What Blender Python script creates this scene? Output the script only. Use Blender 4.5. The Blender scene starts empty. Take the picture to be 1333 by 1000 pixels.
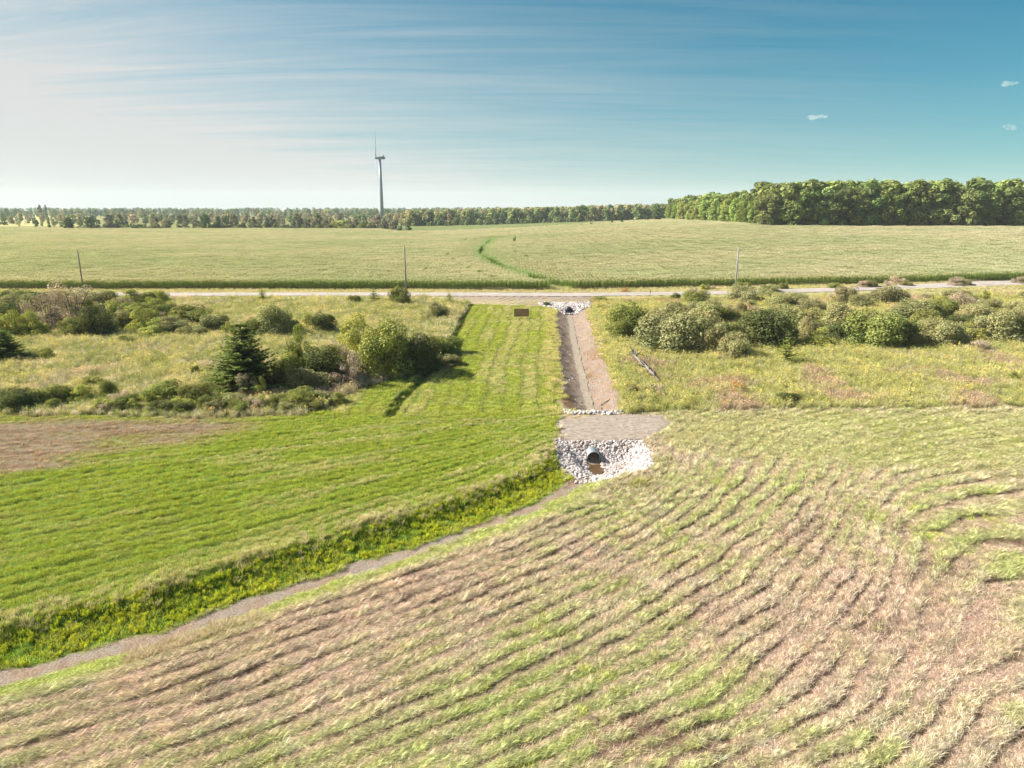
import bpy, math, random
import numpy as np
from mathutils import Vector, Matrix

# ---------------------------------------------------------------- camera, sky, sun, exposure
scene = bpy.context.scene
COL = scene.collection
CAM_H, PITCH, FPX = 20.0, math.radians(14.28), 900.0
cam_data = bpy.data.cameras.new("camera")
cam = bpy.data.objects.new("camera", cam_data)
COL.objects.link(cam)
cam.location = (0, 0, CAM_H)
cam.rotation_euler = (math.radians(90) - PITCH, 0, 0)
cam_data.sensor_width = 36.0
cam_data.lens = 36.0 * FPX / 1333.0
cam_data.clip_start, cam_data.clip_end = 0.5, 40000
scene.camera = cam

SUN_EL, SUN_AZ = math.radians(36), math.radians(-80)      # azimuth from +y, clockwise
sun_dir = Vector((math.sin(SUN_AZ) * math.cos(SUN_EL), math.cos(SUN_AZ) * math.cos(SUN_EL), math.sin(SUN_EL)))
sun_data = bpy.data.lights.new("sun", 'SUN')
sun_data.energy = 5.0
sun_data.angle = math.radians(0.5)
sun_data.color = (1.0, 0.93, 0.82)
sun = bpy.data.objects.new("sun", sun_data)
COL.objects.link(sun)
sun.rotation_euler = sun_dir.to_track_quat('Z', 'Y').to_euler()

scene.view_settings.view_transform = 'Standard'
scene.view_settings.look = 'None'
scene.view_settings.gamma = 1.0
scene.view_settings.exposure = 1.35
scene.cycles.max_bounces = 6
scene.cycles.diffuse_bounces = 3
scene.cycles.transmission_bounces = 3
scene.cycles.transparent_max_bounces = 6
scene.cycles.volume_bounces = 1
scene.cycles.use_adaptive_sampling = True
scene.cycles.adaptive_threshold = 0.02

world = bpy.data.worlds.new("World")
scene.world = world
world.use_nodes = True
wt = world.node_tree
wt.nodes.clear()
WN = lambda t, **k: _node(wt, t, **k)


def _node(tree, t, **k):
    n = tree.nodes.new(t)
    for a, b in k.items():
        setattr(n, a, b)
    return n


def ramp(node, stops):
    r = node.color_ramp
    while len(r.elements) > 1:
        r.elements.remove(r.elements[-1])
    r.elements[0].position, r.elements[0].color = stops[0][0], (*stops[0][1], 1)
    for p, c in stops[1:]:
        e = r.elements.new(p)
        e.color = (*c, 1)


sky = WN('ShaderNodeTexSky', sky_type='NISHITA', sun_disc=False)
sky.sun_elevation, sky.sun_rotation = SUN_EL, SUN_AZ
sky.altitude, sky.air_density, sky.dust_density, sky.ozone_density = 200, 1.0, 0.7, 2.0
tint = WN('ShaderNodeMix', data_type='RGBA', blend_type='MULTIPLY')
tint.inputs[0].default_value = 1.0
tint.inputs[7].default_value = (0.0, 0.54, 0.61, 1)
wt.links.new(sky.outputs[0], tint.inputs[6])
tc = WN('ShaderNodeTexCoord')
sep = WN('ShaderNodeSeparateXYZ')
wt.links.new(tc.outputs['Generated'], sep.inputs[0])


def wmath(op, a, b=None, clamp=False):
    n = WN('ShaderNodeMath', operation=op, use_clamp=clamp)
    for i, v in enumerate((a, b)):
        if v is None:
            continue
        if isinstance(v, (int, float)):
            n.inputs[i].default_value = v
        else:
            wt.links.new(v, n.inputs[i])
    return n.outputs[0]


zc = wmath('ADD', wmath('MAXIMUM', sep.outputs[2], 0.0), 0.07)
comb = WN('ShaderNodeCombineXYZ')                        # cirrus on a high flat layer
wt.links.new(wmath('DIVIDE', sep.outputs[0], zc), comb.inputs[0])
wt.links.new(wmath('DIVIDE', sep.outputs[1], zc), comb.inputs[1])
mp = WN('ShaderNodeMapping')
mp.inputs['Rotation'].default_value = (0, 0, math.radians(8))
mp.inputs['Scale'].default_value = (0.20, 1.5, 1)
wt.links.new(comb.outputs[0], mp.inputs[0])
n1 = WN('ShaderNodeTexNoise')
n1.inputs['Scale'].default_value, n1.inputs['Detail'].default_value = 1.5, 12
n1.inputs['Roughness'].default_value, n1.inputs['Distortion'].default_value = 0.68, 1.1
wt.links.new(mp.outputs[0], n1.inputs[0])
r1 = WN('ShaderNodeMapRange', clamp=True)
r1.inputs[1].default_value, r1.inputs[2].default_value = 0.32, 0.80
wt.links.new(n1.outputs[0], r1.inputs[0])
sunside = WN('ShaderNodeMapRange', clamp=True)            # veil of cirrus, thicker towards the sun's side
sunside.inputs[1].default_value, sunside.inputs[2].default_value = 0.55, -0.62
sunside.inputs[3].default_value, sunside.inputs[4].default_value = 0.0, 1.0
wt.links.new(sep.outputs[0], sunside.inputs[0])
cir = wmath('MULTIPLY', r1.outputs[0], wmath('ADD', wmath('MULTIPLY', sunside.outputs[0], 0.68), 0.03))
low = WN('ShaderNodeMapRange', clamp=True)                # milky band near the horizon
low.inputs[1].default_value, low.inputs[2].default_value = 0.30, 0.0
low.inputs[3].default_value, low.inputs[4].default_value = 0.0, 1.0
wt.links.new(sep.outputs[2], low.inputs[0])
veil = wmath('MULTIPLY', wmath('POWER', low.outputs[0], 2.4), wmath('ADD', wmath('MULTIPLY', sunside.outputs[0], 0.75), 0.37))
cov = wmath('MINIMUM', wmath('ADD', wmath('ADD', cir, veil), wmath('MULTIPLY', wmath('POWER', sunside.outputs[0], 3.0), 0.62)), 0.96)
cmix = WN('ShaderNodeMix', data_type='RGBA')
cmix.inputs[7].default_value = (5.15, 5.1, 5.05, 1)
wt.links.new(cov, cmix.inputs[0])
wt.links.new(tint.outputs[2], cmix.inputs[6])
bg = WN('ShaderNodeBackground')
bg.inputs[1].default_value = 0.055
wt.links.new(cmix.outputs[2], bg.inputs[0])
wo = WN('ShaderNodeOutputWorld')
wt.links.new(bg.outputs[0], wo.inputs[0])

# ---------------------------------------------------------------- helpers
RNG = np.random.default_rng(7)
random.seed(7)
CP, SP = math.cos(PITCH), math.sin(PITCH)


def ray(px, py):
    cx, cy = (px - 666.5) / FPX, (500 - py) / FPX
    return np.array([cx, CP + cy * SP, -SP + cy * CP])


def flat(px, py, z=0.0):
    d = ray(px, py)
    t = (z - CAM_H) / d[2]
    return d[0] * t, d[1] * t


def at_dist(px, py, Y):
    d = ray(px, py)
    t = Y / d[1]
    return d[0] * t, Y, CAM_H + d[2] * t


def ss(a, b, x):
    t = np.clip((np.asarray(x, float) - a) / (b - a), 0, 1)
    return t * t * (3 - 2 * t)


def _hash(ix, iy, seed):
    h = (ix.astype(np.int64) * 374761393 + iy.astype(np.int64) * 668265263 + seed * 974634541) & 0xffffffff
    h = ((h ^ (h >> 13)) * 1274126177) & 0xffffffff
    h = (h ^ (h >> 16)) & 0xffffffff
    return h / 4294967295.0


def vnoise(x, y, seed=0):
    x, y = np.asarray(x, float), np.asarray(y, float)
    ix, iy = np.floor(x), np.floor(y)
    fx, fy = x - ix, y - iy
    fx, fy = fx * fx * (3 - 2 * fx), fy * fy * (3 - 2 * fy)
    a, b = _hash(ix, iy, seed), _hash(ix + 1, iy, seed)
    c, d = _hash(ix, iy + 1, seed), _hash(ix + 1, iy + 1, seed)
    return (a * (1 - fx) + b * fx) * (1 - fy) + (c * (1 - fx) + d * fx) * fy


def fbm(x, y, seed=0, o=4):
    s, a, t = 0, 0.5, 0
    for k in range(o):
        s = s + a * vnoise(x * 2 ** k + 17.3 * k, y * 2 ** k - 9.1 * k, seed + k)
        t += a
        a *= 0.5
    return s / t


def poly_dist(X, Y, pts):
    """unsigned distance, sign (left of travel positive) and travelled length along a polyline"""
    X, Y = np.asarray(X, float), np.asarray(Y, float)
    best = np.full(X.shape, 1e9)
    sgn = np.ones(X.shape)
    along = np.zeros(X.shape)
    L = 0.0
    for (x0, y0), (x1, y1) in zip(pts[:-1], pts[1:]):
        dx, dy = x1 - x0, y1 - y0
        l2 = dx * dx + dy * dy
        t = np.clip(((X - x0) * dx + (Y - y0) * dy) / l2, 0, 1)
        d = np.hypot(X - x0 - t * dx, Y - y0 - t * dy)
        m = d < best
        best = np.where(m, d, best)
        sgn = np.where(m, np.sign(dx * (Y - y0) - dy * (X - x0)), sgn)
        along = np.where(m, L + t * math.sqrt(l2), along)
        L += math.sqrt(l2)
    return best, sgn, along


def inside(X, Y, pts):
    X, Y = np.asarray(X, float), np.asarray(Y, float)
    r = np.zeros(X.shape, bool)
    n = len(pts)
    for i in range(n):
        (x0, y0), (x1, y1) = pts[i], pts[(i + 1) % n]
        if y0 == y1:
            continue
        c = ((y0 > Y) != (y1 > Y)) & (X < (x1 - x0) * (Y - y0) / (y1 - y0) + x0)
        r ^= c
    return r


def sdf(X, Y, pts):
    """signed distance to a closed outline, positive inside"""
    d, _, _ = poly_dist(X, Y, list(pts) + [pts[0]])
    return np.where(inside(X, Y, pts), d, -d)


# ---------------------------------------------------------------- the lie of the land
ROAD = [flat(px, py, 0.35) for px, py in ((-420, 385), (-60, 384.5), (220, 384.5), (500, 384.3), (740, 385), (1000, 381), (1333, 375.5), (1700, 368))]
DITCH = [flat(px, py, -1.0) for px, py in ((741, 409), (746, 440), (757, 490), (770, 540))]
CHAN = [(7.05, 56.0)] + [flat(px, py, -0.95) for px, py in ((757, 630), (715, 655), (640, 687), (480, 742), (330, 792), (200, 838), (0, 890), (-400, 1000))]
BASIN = [(3.7, 58.6), (11.6, 58.6), (11.9, 55.0), (11.0, 51.2), (8.0, 49.6), (5.0, 50.2), (3.7, 53.5)]
NOTCH = [flat(*q) for q in ((509, 541), (522, 520), (545, 497), (575, 470), (592, 438), (612, 398))]
SWALE = [flat(px, py, z) for px, py, z in ((735, 378, 0.2), (690, 362, .5), (650, 347, 1), (625, 332, 1.6), (628, 322, 2.2), (640, 312, 3))]


def macro(x, y):
    x, y = np.asarray(x, float), np.asarray(y, float)
    u = x / np.maximum(y, 30.0)
    h = 9.4 * ss(185, 440, y) * ss(-0.20, 0.36, u)
    h = h + 2.2 * ss(150, 190, y) * ss(0.25, 0.8, u) * (1 - ss(300, 420, y))
    h = h + 0.25 * (fbm(x / 45, y / 45, 3, 2) - 0.5) * ss(15, 40, y)
    dr, _, _ = poly_dist(x, y, ROAD)
    h = h + 0.45 * (1 - ss(4.0, 8.0, dr)) + 0.12 * (1 - ss(2, 4, dr))
    dsw, _, _ = poly_dist(x, y, SWALE)
    h = h - 0.8 * (1 - ss(2, 12, dsw)) * ss(176, 184, y)
    dn_, _, _ = poly_dist(x, y, NOTCH)
    h = h - 0.75 * (1 - ss(0.15, 0.85, dn_ + 0.5 * (fbm(x / 1.2, y / 1.2, 14, 3) - 0.5)))
    # upstream ditch from the road culvert to the crossing
    d, s, a = poly_dist(x, y, DITCH)
    d = np.maximum(d + 0.9 * (fbm(x / 2.1, y / 2.1, 9, 4) - 0.5), 0)
    lin = lambda a, b: 0.6 * np.clip((d - a) / (b - a), 0, 1) + 0.4 * ss(a, b, d)
    bank = 1 - np.where(s > 0, lin(0.5, 3.6), lin(0.45, 3.1))
    h = h - 0.9 * bank * ss(66.8, 69.4, y) * (1 - ss(139.5, 143.5, y))
    # outlet basin and the channel that leads away to the lower left
    b = sdf(x, y, BASIN)
    hb = -1.5 * ss(-0.2, 3.1, b)
    d, s, a = poly_dist(x, y, CHAN)
    w = fbm(x / 2.2, y / 2.2, 12, 3) - 0.5
    d2 = np.maximum(d + 0.7 * w, 0)
    prof = np.where(s > 0, ss(0.65, 3.4, d2), ss(0.75, 4.6, d2))
    hc = -0.80 * (1 - prof) * (1 - ss(57, 58.2, y))
    lip = 0.22 * np.where(s < 0, ss(2.4, 3.4, d) * (1 - ss(3.6, 5.0, d)), 0) * (1 - ss(54, 57, y))
    h = h + np.minimum(hb, hc) + lip
    return h


def gpt(px, py):
    """the point of the ground seen at a place of the photograph"""
    d = ray(px, py)
    t = 18.0
    step = 0.5
    while t < 9000:
        p = np.array([0, 0, CAM_H]) + d * t
        if p[2] < float(macro(p[0], p[1])):
            lo, hi = t - step, t
            for _ in range(30):
                m = (lo + hi) / 2
                p = np.array([0, 0, CAM_H]) + d * m
                if p[2] < float(macro(p[0], p[1])):
                    hi = m
                else:
                    lo = m
            return float(p[0]), float(p[1])
        step = max(0.5, t * 0.012)
        t += step
    p = d * 9000
    return float(p[0]), float(p[1])


def P(*pp):
    return [gpt(px, py) for px, py in pp]


# outlines of the land's covers
LEFT_MEADOW = P((-500, 388), (-500, 534), (-150, 536), (0, 539), (120, 542), (250, 545), (330, 544), (390, 541), (425, 532), (455, 512), (495, 500), (535, 489), (570, 474), (590, 437), (600, 412), (613, 397), (560, 389.5), (300, 389.5), (-100, 389.5))
RIGHT_MEADOW = P((770, 393), (773, 412), (790, 450), (803, 500), (812, 538), (900, 535), (1100, 533), (1333, 531), (1800, 529), (1800, 377), (1333, 384), (1000, 389), (810, 392))
GREEN = P((-500, 530), (-150, 534), (0, 538), (250, 544), (388, 540), (423, 531), (453, 511), (493, 499), (533, 488), (568, 473), (598, 412), (613, 396), (722, 400), (729, 412), (728, 545), (727, 600), (735, 640)) + [(c[0], c[1]) for c in CHAN[2:]] + [(-60, 30)]
CROSSING = [flat(*q) for q in ((728, 546), (770, 542), (812, 540), (862, 540), (874, 552), (838, 573.5), (780, 574), (731, 574))]
BROWN_PATCH = P((-300, 545), (0, 546), (180, 550), (340, 549), (260, 565), (160, 580), (90, 600), (30, 618), (-300, 640))
RIGHT_LAWN = [(14.5, 66.5), (60, 68), (60, 47), (40, 49), (26, 52), (17, 54.5), (13.5, 58)]

# mown rows: level lines of a smooth field through surveyed swath lines


def tps_fit(lines):
    pts, val = [], []
    for ln, v in lines:
        for i in range(len(ln) - 1):
            for f in (0, 0.5):
                pts.append((ln[i][0] + (ln[i + 1][0] - ln[i][0]) * f, ln[i][1] + (ln[i + 1][1] - ln[i][1]) * f))
                val.append(v)
        pts.append(ln[-1])
        val.append(v)
    A = np.array(pts) / 30.0
    n = len(A)
    r2 = ((A[:, None] - A[None]) ** 2).sum(-1)
    K = 0.5 * r2 * np.log(r2 + 1e-12) + np.eye(n) * 2e-3
    Pm = np.c_[np.ones(n), A]
    M = np.zeros((n + 3, n + 3))
    M[:n, :n], M[:n, n:], M[n:, :n] = K, Pm, Pm.T
    w = np.linalg.solve(M, np.r_[val, 0, 0, 0])
    return A, w


def tps_eval(fit, x, y):
    A, w = fit
    x, y = np.asarray(x, float).ravel() / 30, np.asarray(y, float).ravel() / 30
    out = np.empty(x.shape)
    for i in range(0, len(x), 40000):
        xs, ys = x[i:i + 40000], y[i:i + 40000]
        r2 = (xs[:, None] - A[:, 0]) ** 2 + (ys[:, None] - A[:, 1]) ** 2
        out[i:i + 40000] = (0.5 * r2 * np.log(r2 + 1e-12)) @ w[:-3] + w[-3] + w[-2] * xs + w[-1] * ys
    return out


def lines_from(pxl, sign=1):
    wl = [[flat(*q) for q in ln] for ln in pxl]
    s, out = 0.0, [(wl[0], 0.0)]
    for k in range(1, len(wl)):
        n = max(2, len(wl[k]) // 2 + 1)
        X = np.array([p[0] for p in wl[k][:n]])
        Y = np.array([p[1] for p in wl[k][:n]])
        d, _, _ = poly_dist(X, Y, wl[k - 1])
        s += float(np.median(d))
        out.append((wl[k], s * sign))
    return out


FORE_FIT = tps_fit(lines_from([
    [(-200, 965), (0, 905), (200, 850), (400, 780), (600, 715), (720, 668), (790, 648), (838, 622), (848, 600), (852, 580)],
    [(-100, 1030), (0, 1000), (200, 935), (400, 862), (600, 785), (760, 718), (860, 662), (905, 622), (917, 592)],
    [(250, 1000), (450, 920), (650, 835), (800, 763), (920, 692), (985, 640), (1002, 605)],
    [(520, 1000), (700, 922), (850, 848), (980, 768), (1058, 695), (1088, 640)],
    [(800, 1000), (950, 932), (1080, 838), (1135, 760), (1150, 690), (1185, 650), (1260, 634), (1400, 624)],
    [(1000, 1000), (1110, 930), (1185, 850), (1215, 770), (1250, 725), (1333, 705), (1500, 690)],
    [(1150, 1010), (1198, 965), (1230, 914), (1267, 882), (1333, 868), (1500, 850)]]))
LEFT_FIT = tps_fit(lines_from([
    [(-200, 855), (0, 800), (200, 745), (400, 690), (600, 630), (715, 585)],
    [(-200, 762), (0, 720), (200, 680), (400, 635), (600, 590), (720, 558)],
    [(-200, 680), (0, 650), (200, 618), (400, 587), (600, 560), (725, 543)],
    [(-200, 605), (0, 590), (200, 570), (400, 553), (560, 541), (728, 528)]]))


def along_u(x, y):
    return x * 0.8 + y * 0.6


def classify(x, y):
    """cover weights and row phase for arrays of points on the near land (y < 190)"""
    j = (fbm(x / 1.1, y / 1.1, 21, 3) - 0.5)
    c = {}
    e = 0.45
    c['lm'] = ss(-e, e, sdf(x, y, LEFT_MEADOW) + j * 1.6)
    c['rm'] = ss(-e, e, sdf(x, y, RIGHT_MEADOW) + j * 1.8)
    c['gf'] = ss(-e, e, sdf(x, y, GREEN) + j * 1.0)
    c['cross'] = ss(-0.3, 0.3, sdf(x, y, CROSSING) + j * 0.8)
    c['patch'] = ss(-3, 3, sdf(x, y, BROWN_PATCH) + (fbm(x / 6, y / 2, 31, 3) - 0.5) * 9)
    c['lawn'] = ss(-2.5, 2.5, sdf(x, y, RIGHT_LAWN) + j * 4)
    d, s, a = poly_dist(x, y, CHAN)
    w = fbm(x / 1.6, y / 1.6, 12, 3) - 0.5
    c['bed'] = (1 - ss(0.5, 0.85, d + 1.5 * w)) * (1 - ss(53, 56, y))
    c['bank'] = np.where(s < 0, ss(0.75, 1.0, d + 0.8 * w) * (1 - ss(3.0, 3.6, d + 0.8 * w)), 0) * (1 - ss(56.5, 58.0, y))
    c['tall'] = np.where(s < 0, np.exp(-((d - 3.7 - w) / 0.65) ** 2), 0) * (1 - ss(55.5, 57.5, y))
    c['chd'], c['chs'] = d, s
    d, s, a = poly_dist(x, y, DITCH)
    rng = ss(66.3, 67.2, y) * (1 - ss(139, 143, y))
    c['ditch'] = np.where(s > 0, 1 - ss(3.3, 3.8, d + j * 1.2), 1 - ss(2.8, 3.2, d + j * 0.9)) * rng
    c['dd'], c['ds'] = d, s
    c['apron'] = ss(-0.25, 0.25, sdf(x, y, BASIN) + j * 0.7 - 0.1)
    dr, _, _ = poly_dist(x, y, ROAD)
    c['road'] = dr
    # rows
    sf = tps_eval(FORE_FIT, x, y).reshape(x.shape)
    sl = tps_eval(LEFT_FIT, x, y).reshape(x.shape)
    strip = ss(63.5, 70, y + (fbm(x / 4, y / 3, 46, 3) - 0.5) * 5)
    left = c['gf']
    s = np.where(left > 0.5, np.where(strip > 0.5, c['dd'], sl), sf)
    warp = np.where(strip * left > 0.5, 0.15, 1.0) * (fbm(x / 1.3, y / 1.3, 41, 4) - 0.5) * 0.34 + (fbm(x / 8, y / 8, 44, 2) - 0.5) * 0.9 + (fbm(x / 3.5, y / 3.5, 45, 3) - 0.5) * np.where(left > 0.5, 0.1, 0.5)
    per = np.where(left > 0.5, np.where(strip > 0.5, 1.9, 1.3), 1.0)
    c['ph'] = np.mod(s / per + warp, 1.0)
    c['rowid'] = np.floor(s / per + warp)
    amp = 0.12 + 0.88 * ss(0.36, 0.66, fbm(x / 2.4, y / 2.4, 47, 4) + 0.32 * (vnoise(c['rowid'] * 7.3, along_u(x, y) / 3.5, 49) - 0.5))
    amp = amp * (1 - 0.85 * np.maximum(c['lawn'] * (left < 0.5), 0))
    amp = amp * (1 - np.clip(c['lm'] + c['rm'] + c['cross'] + c['ditch'] + c['apron'] + c['bed'] + c['bank'], 0, 1))
    amp = amp * (1 - ss(63.5, 65, y) * (c['dd'] < 5.5) * (1 - ss(4.2, 5.5, c['dd'])))
    c['amp'] = amp
    c['left'] = left
    c['strip'] = strip * left
    return c


def micro(x, y, c):
    ph = c['ph']
    swath = np.where(c['left'] > 0.5, ss(0.0, 0.25, ph) * (1 - ss(0.80, 0.93, ph)), ss(0.0, 0.45, ph) * (1 - ss(0.80, 0.89, ph)))
    h = np.where(c['left'] < 0.5, 0.05 * (fbm(x / 0.35, y / 0.35, 53, 3) - 0.5), 0) + swath * c['amp'] * np.where(c['left'] > 0.5, np.where(c['strip'] > 0.5, 0.03, 0.115), 0.125)
    near = 1 - ss(90, 130, y)
    rough = 0.05 + 0.06 * (c['lm'] + c['rm'] + c['bank'])
    h = h + near * rough * (fbm(x / 0.5, y / 0.5, 51, 4) - 0.5) * 2 * (1 - 0.6 * c['cross'])
    h = h + 0.16 * c['ditch'] * (fbm(x / 0.9, y / 0.9, 55, 4) - 0.5)
    return h, swath


def fore_tones(x, y):
    """how green and how straw-brown the cut field is, place by place"""
    g = fbm(x / 5.5, y / 5.5, 61, 4)
    pink = 0.36 * np.ones_like(x)
    green = 0.30 * np.ones_like(x)
    for px, py, r, p, q in ((250, 860, 9, .50, -.25), (520, 790, 9, .50, -.25), (640, 720, 6, .30, -.1), (1100, 840, 7, .45, -.2), (1020, 800, 7, .4, -.2), (1250, 800, 7, .35, -.1), (1080, 690, 5, .25, 0),
                            (620, 900, 8, -.30, .40), (780, 850, 6, -.1, .25), (300, 960, 7, -.15, .25), (900, 700, 7, -.2, .30), (960, 640, 7, -.25, .35), (920, 900, 2.5, -.2, .5),
                            (1290, 720, 6, -.1, .45), (1240, 650, 6, -.15, .3), (1100, 1000, 3.5, -.2, .3), (100, 970, 6, -.1, .2), (700, 985, 6, -.25, .35)):
        X, Y = flat(px, py)
        w = np.exp(-((x - X) ** 2 + (y - Y) ** 2) / (r * r))
        pink += p * w
        green += q * w
    pink = np.clip(0.31 + (pink - 0.36) * 0.75 + (g - 0.5) * 1.2, 0, 1)
    green = np.clip(0.345 + (green - 0.3) * 0.8 + (fbm(x / 2.0, y / 2.0, 67, 4) - 0.5) * 1.5, 0, 1)
    X, Y = flat(850, 965)
    soil = ss(0.25, 0.75, np.exp(-(((x - X) / 3.0) ** 2 + ((y - Y) / 1.7) ** 2)) + (fbm(x / 1.3, y / 1.3, 71, 3) - 0.5) * 0.9)
    for px, py, r in ((1060, 690, 1.9), (1180, 690, 1.5), (1230, 740, 2.2), (1035, 700, 1.4), (1140, 820, 1.5), (930, 985, 1.6), (640, 760, 1.2), (280, 900, 1.3), (1000, 760, 1.2)):
        X, Y = flat(px, py)
        soil = np.maximum(soil, 0.9 * ss(0.3, 0.75, np.exp(-((x - X) ** 2 + (y - Y) ** 2) / (r * r)) + (fbm(x, y, 73, 3) - 0.5)))
    return pink, green, soil


def mix(a, b, t):
    t = np.asarray(t)[..., None]
    return np.asarray(a) * (1 - t) + np.asarray(b) * t


C = dict(green=(0.150, 0.225, 0.022), greenp=(0.270, 0.285, 0.085), stem=(0.075, 0.105, 0.018), straw=(0.46, 0.385, 0.245), pink=(0.33, 0.235, 0.165), soil=(0.135, 0.085, 0.060),
         palegr=(0.36, 0.385, 0.165), meadow=(0.235, 0.25, 0.070), meadowt=(0.34, 0.30, 0.155), road=(0.24, 0.21, 0.185), bedd=(0.24, 0.20, 0.165), ditch=(0.235, 0.17, 0.125), rust=(0.17, 0.105, 0.045), lush=(0.105, 0.20, 0.014), dry=(0.42, 0.36, 0.20))


def albedo(x, y, c, swath):
    n1_ = fbm(x / 0.6, y / 0.6, 81, 4)
    n2_ = fbm(x / 4, y / 4, 85, 4)
    n3_ = fbm(x / 16, y / 10, 88, 3)
    pink, green, soil = fore_tones(x, y)
    fore = mix(mix(C['soil'], C['pink'], 0.55 + 0.45 * n1_), mix(C['straw'], C['palegr'], green), swath * (1 - 0.55 * pink))
    fore = mix(fore, C['soil'], 0.9 * c['amp'] * ss(0.82, 0.88, c['ph']) * (1 - ss(0.97, 1.0, c['ph'])))  # soil tone also paints in the shadow along each swath's steep edge
    fore = mix(fore, C['pink'], 0.55 * pink)
    lawn = mix(mix(C['palegr'], C['greenp'], n2_), C['pink'], 0.45 * ss(0.5, 0.75, n3_) + 0.25 * ss(0.5, 0.8, n1_))
    fore = mix(fore, lawn, c['lawn'] * 0.85)
    fore = mix(fore, C['soil'], soil * 0.8)
    gr = mix(C['stem'], C['green'], 0.35 + 0.65 * swath)
    gr = mix(gr, C['greenp'], 0.7 * ss(0.5, 0.8, n2_) * (0.4 + 0.6 * swath))
    gr = mix(gr, C['greenp'], c['strip'] * 0.25)
    gr = mix(gr, mix(np.array((0.28, 0.17, 0.125)) * 0.6, np.array((0.42, 0.32, 0.22)) * 0.55, ss(0.35, 0.7, fbm(x / 5, y / 0.8, 86, 4))), c['patch'] * 0.9)
    col = mix(fore, gr, c['gf'])
    md = mix(C['meadow'], C['meadowt'], ss(0.35, 0.7, n2_))
    md = mix(md, C['stem'], 0.5 * ss(0.5, 0.8, n1_))
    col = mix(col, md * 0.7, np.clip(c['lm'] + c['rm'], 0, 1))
    far = ss(172, 180, y)
    dt = mix(mix(C['ditch'], C['road'], 0.7 * ss(0.4, 0.75, n1_)), C['rust'], 0.75 * ss(0.50, 0.68, fbm(x / 3, y / 9, 91, 3)) * (1 - ss(90, 110, y)))
    dt = mix(dt, C['bedd'], 0.7 * (1 - ss(0.5, 1.0, c['dd'])))
    col = mix(col * 0.85, dt, c['ditch'])
    col = mix(col, mix(C['lush'], C['stem'], n1_), c['bank'])
    col = mix(col, mix(C['bedd'], C['ditch'], ss(0.3, 0.7, n1_)), c['bed'])
    col = mix(col, mix(C['bedd'], C['ditch'], n1_), c['apron'])
    col = mix(col, mix(C['road'], C['pink'], 0.4 * n1_), c['cross'])
    # verge of the road: stony on the field side, grass elsewhere
    rd = c['road']
    verge = (1 - ss(5.5, 8.5, rd + (n1_ - 0.5) * 2)) * ((y > 100))
    X0, X1 = flat(590, 390)[0], flat(775, 390)[0]
    stony = verge * ss(X0 - 6, X0 + 4, x) * (1 - ss(X1, X1 + 3, x))
    col = mix(col, mix(C['dry'], C['greenp'], n1_), verge * 0.9)
    col = mix(col, mix(C['road'], C['pink'], n1_ * 0.8), stony)
    return col


# ---------------------------------------------------------------- object helpers
def tag(o, label=None, cat=None, group=None, kind=None):
    if label:
        o['label'] = label
    if cat:
        o['category'] = cat
    if group:
        o['group'] = group
    if kind:
        o['kind'] = kind
    return o


def raw_mesh(name, V, faces, cols=None, smooth=False, mat=None):
    """faces: list of (m,k) index arrays"""
    me = bpy.data.meshes.new(name)
    V = np.asarray(V, np.float32)
    me.vertices.add(len(V))
    me.vertices.foreach_set('co', V.ravel())
    idx = np.concatenate([np.asarray(f, np.int32).ravel() for f in faces])
    sizes = np.concatenate([np.full(len(f), np.asarray(f).shape[1], np.int32) for f in faces])
    starts = np.r_[0, np.cumsum(sizes)[:-1]].astype(np.int32)
    me.loops.add(len(idx))
    me.loops.foreach_set('vertex_index', idx)
    me.polygons.add(len(sizes))
    me.polygons.foreach_set('loop_start', starts)
    me.polygons.foreach_set('loop_total', sizes)
    me.polygons.foreach_set('use_smooth', np.full(len(sizes), smooth))
    if cols is not None:
        a = me.attributes.new('col', 'FLOAT_COLOR', 'POINT')
        a.data.foreach_set('color', np.c_[np.asarray(cols, np.float32), np.ones(len(V), np.float32)].ravel())
    if mat:
        me.materials.append(mat)
    me.update()
    me.validate()
    return me


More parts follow.
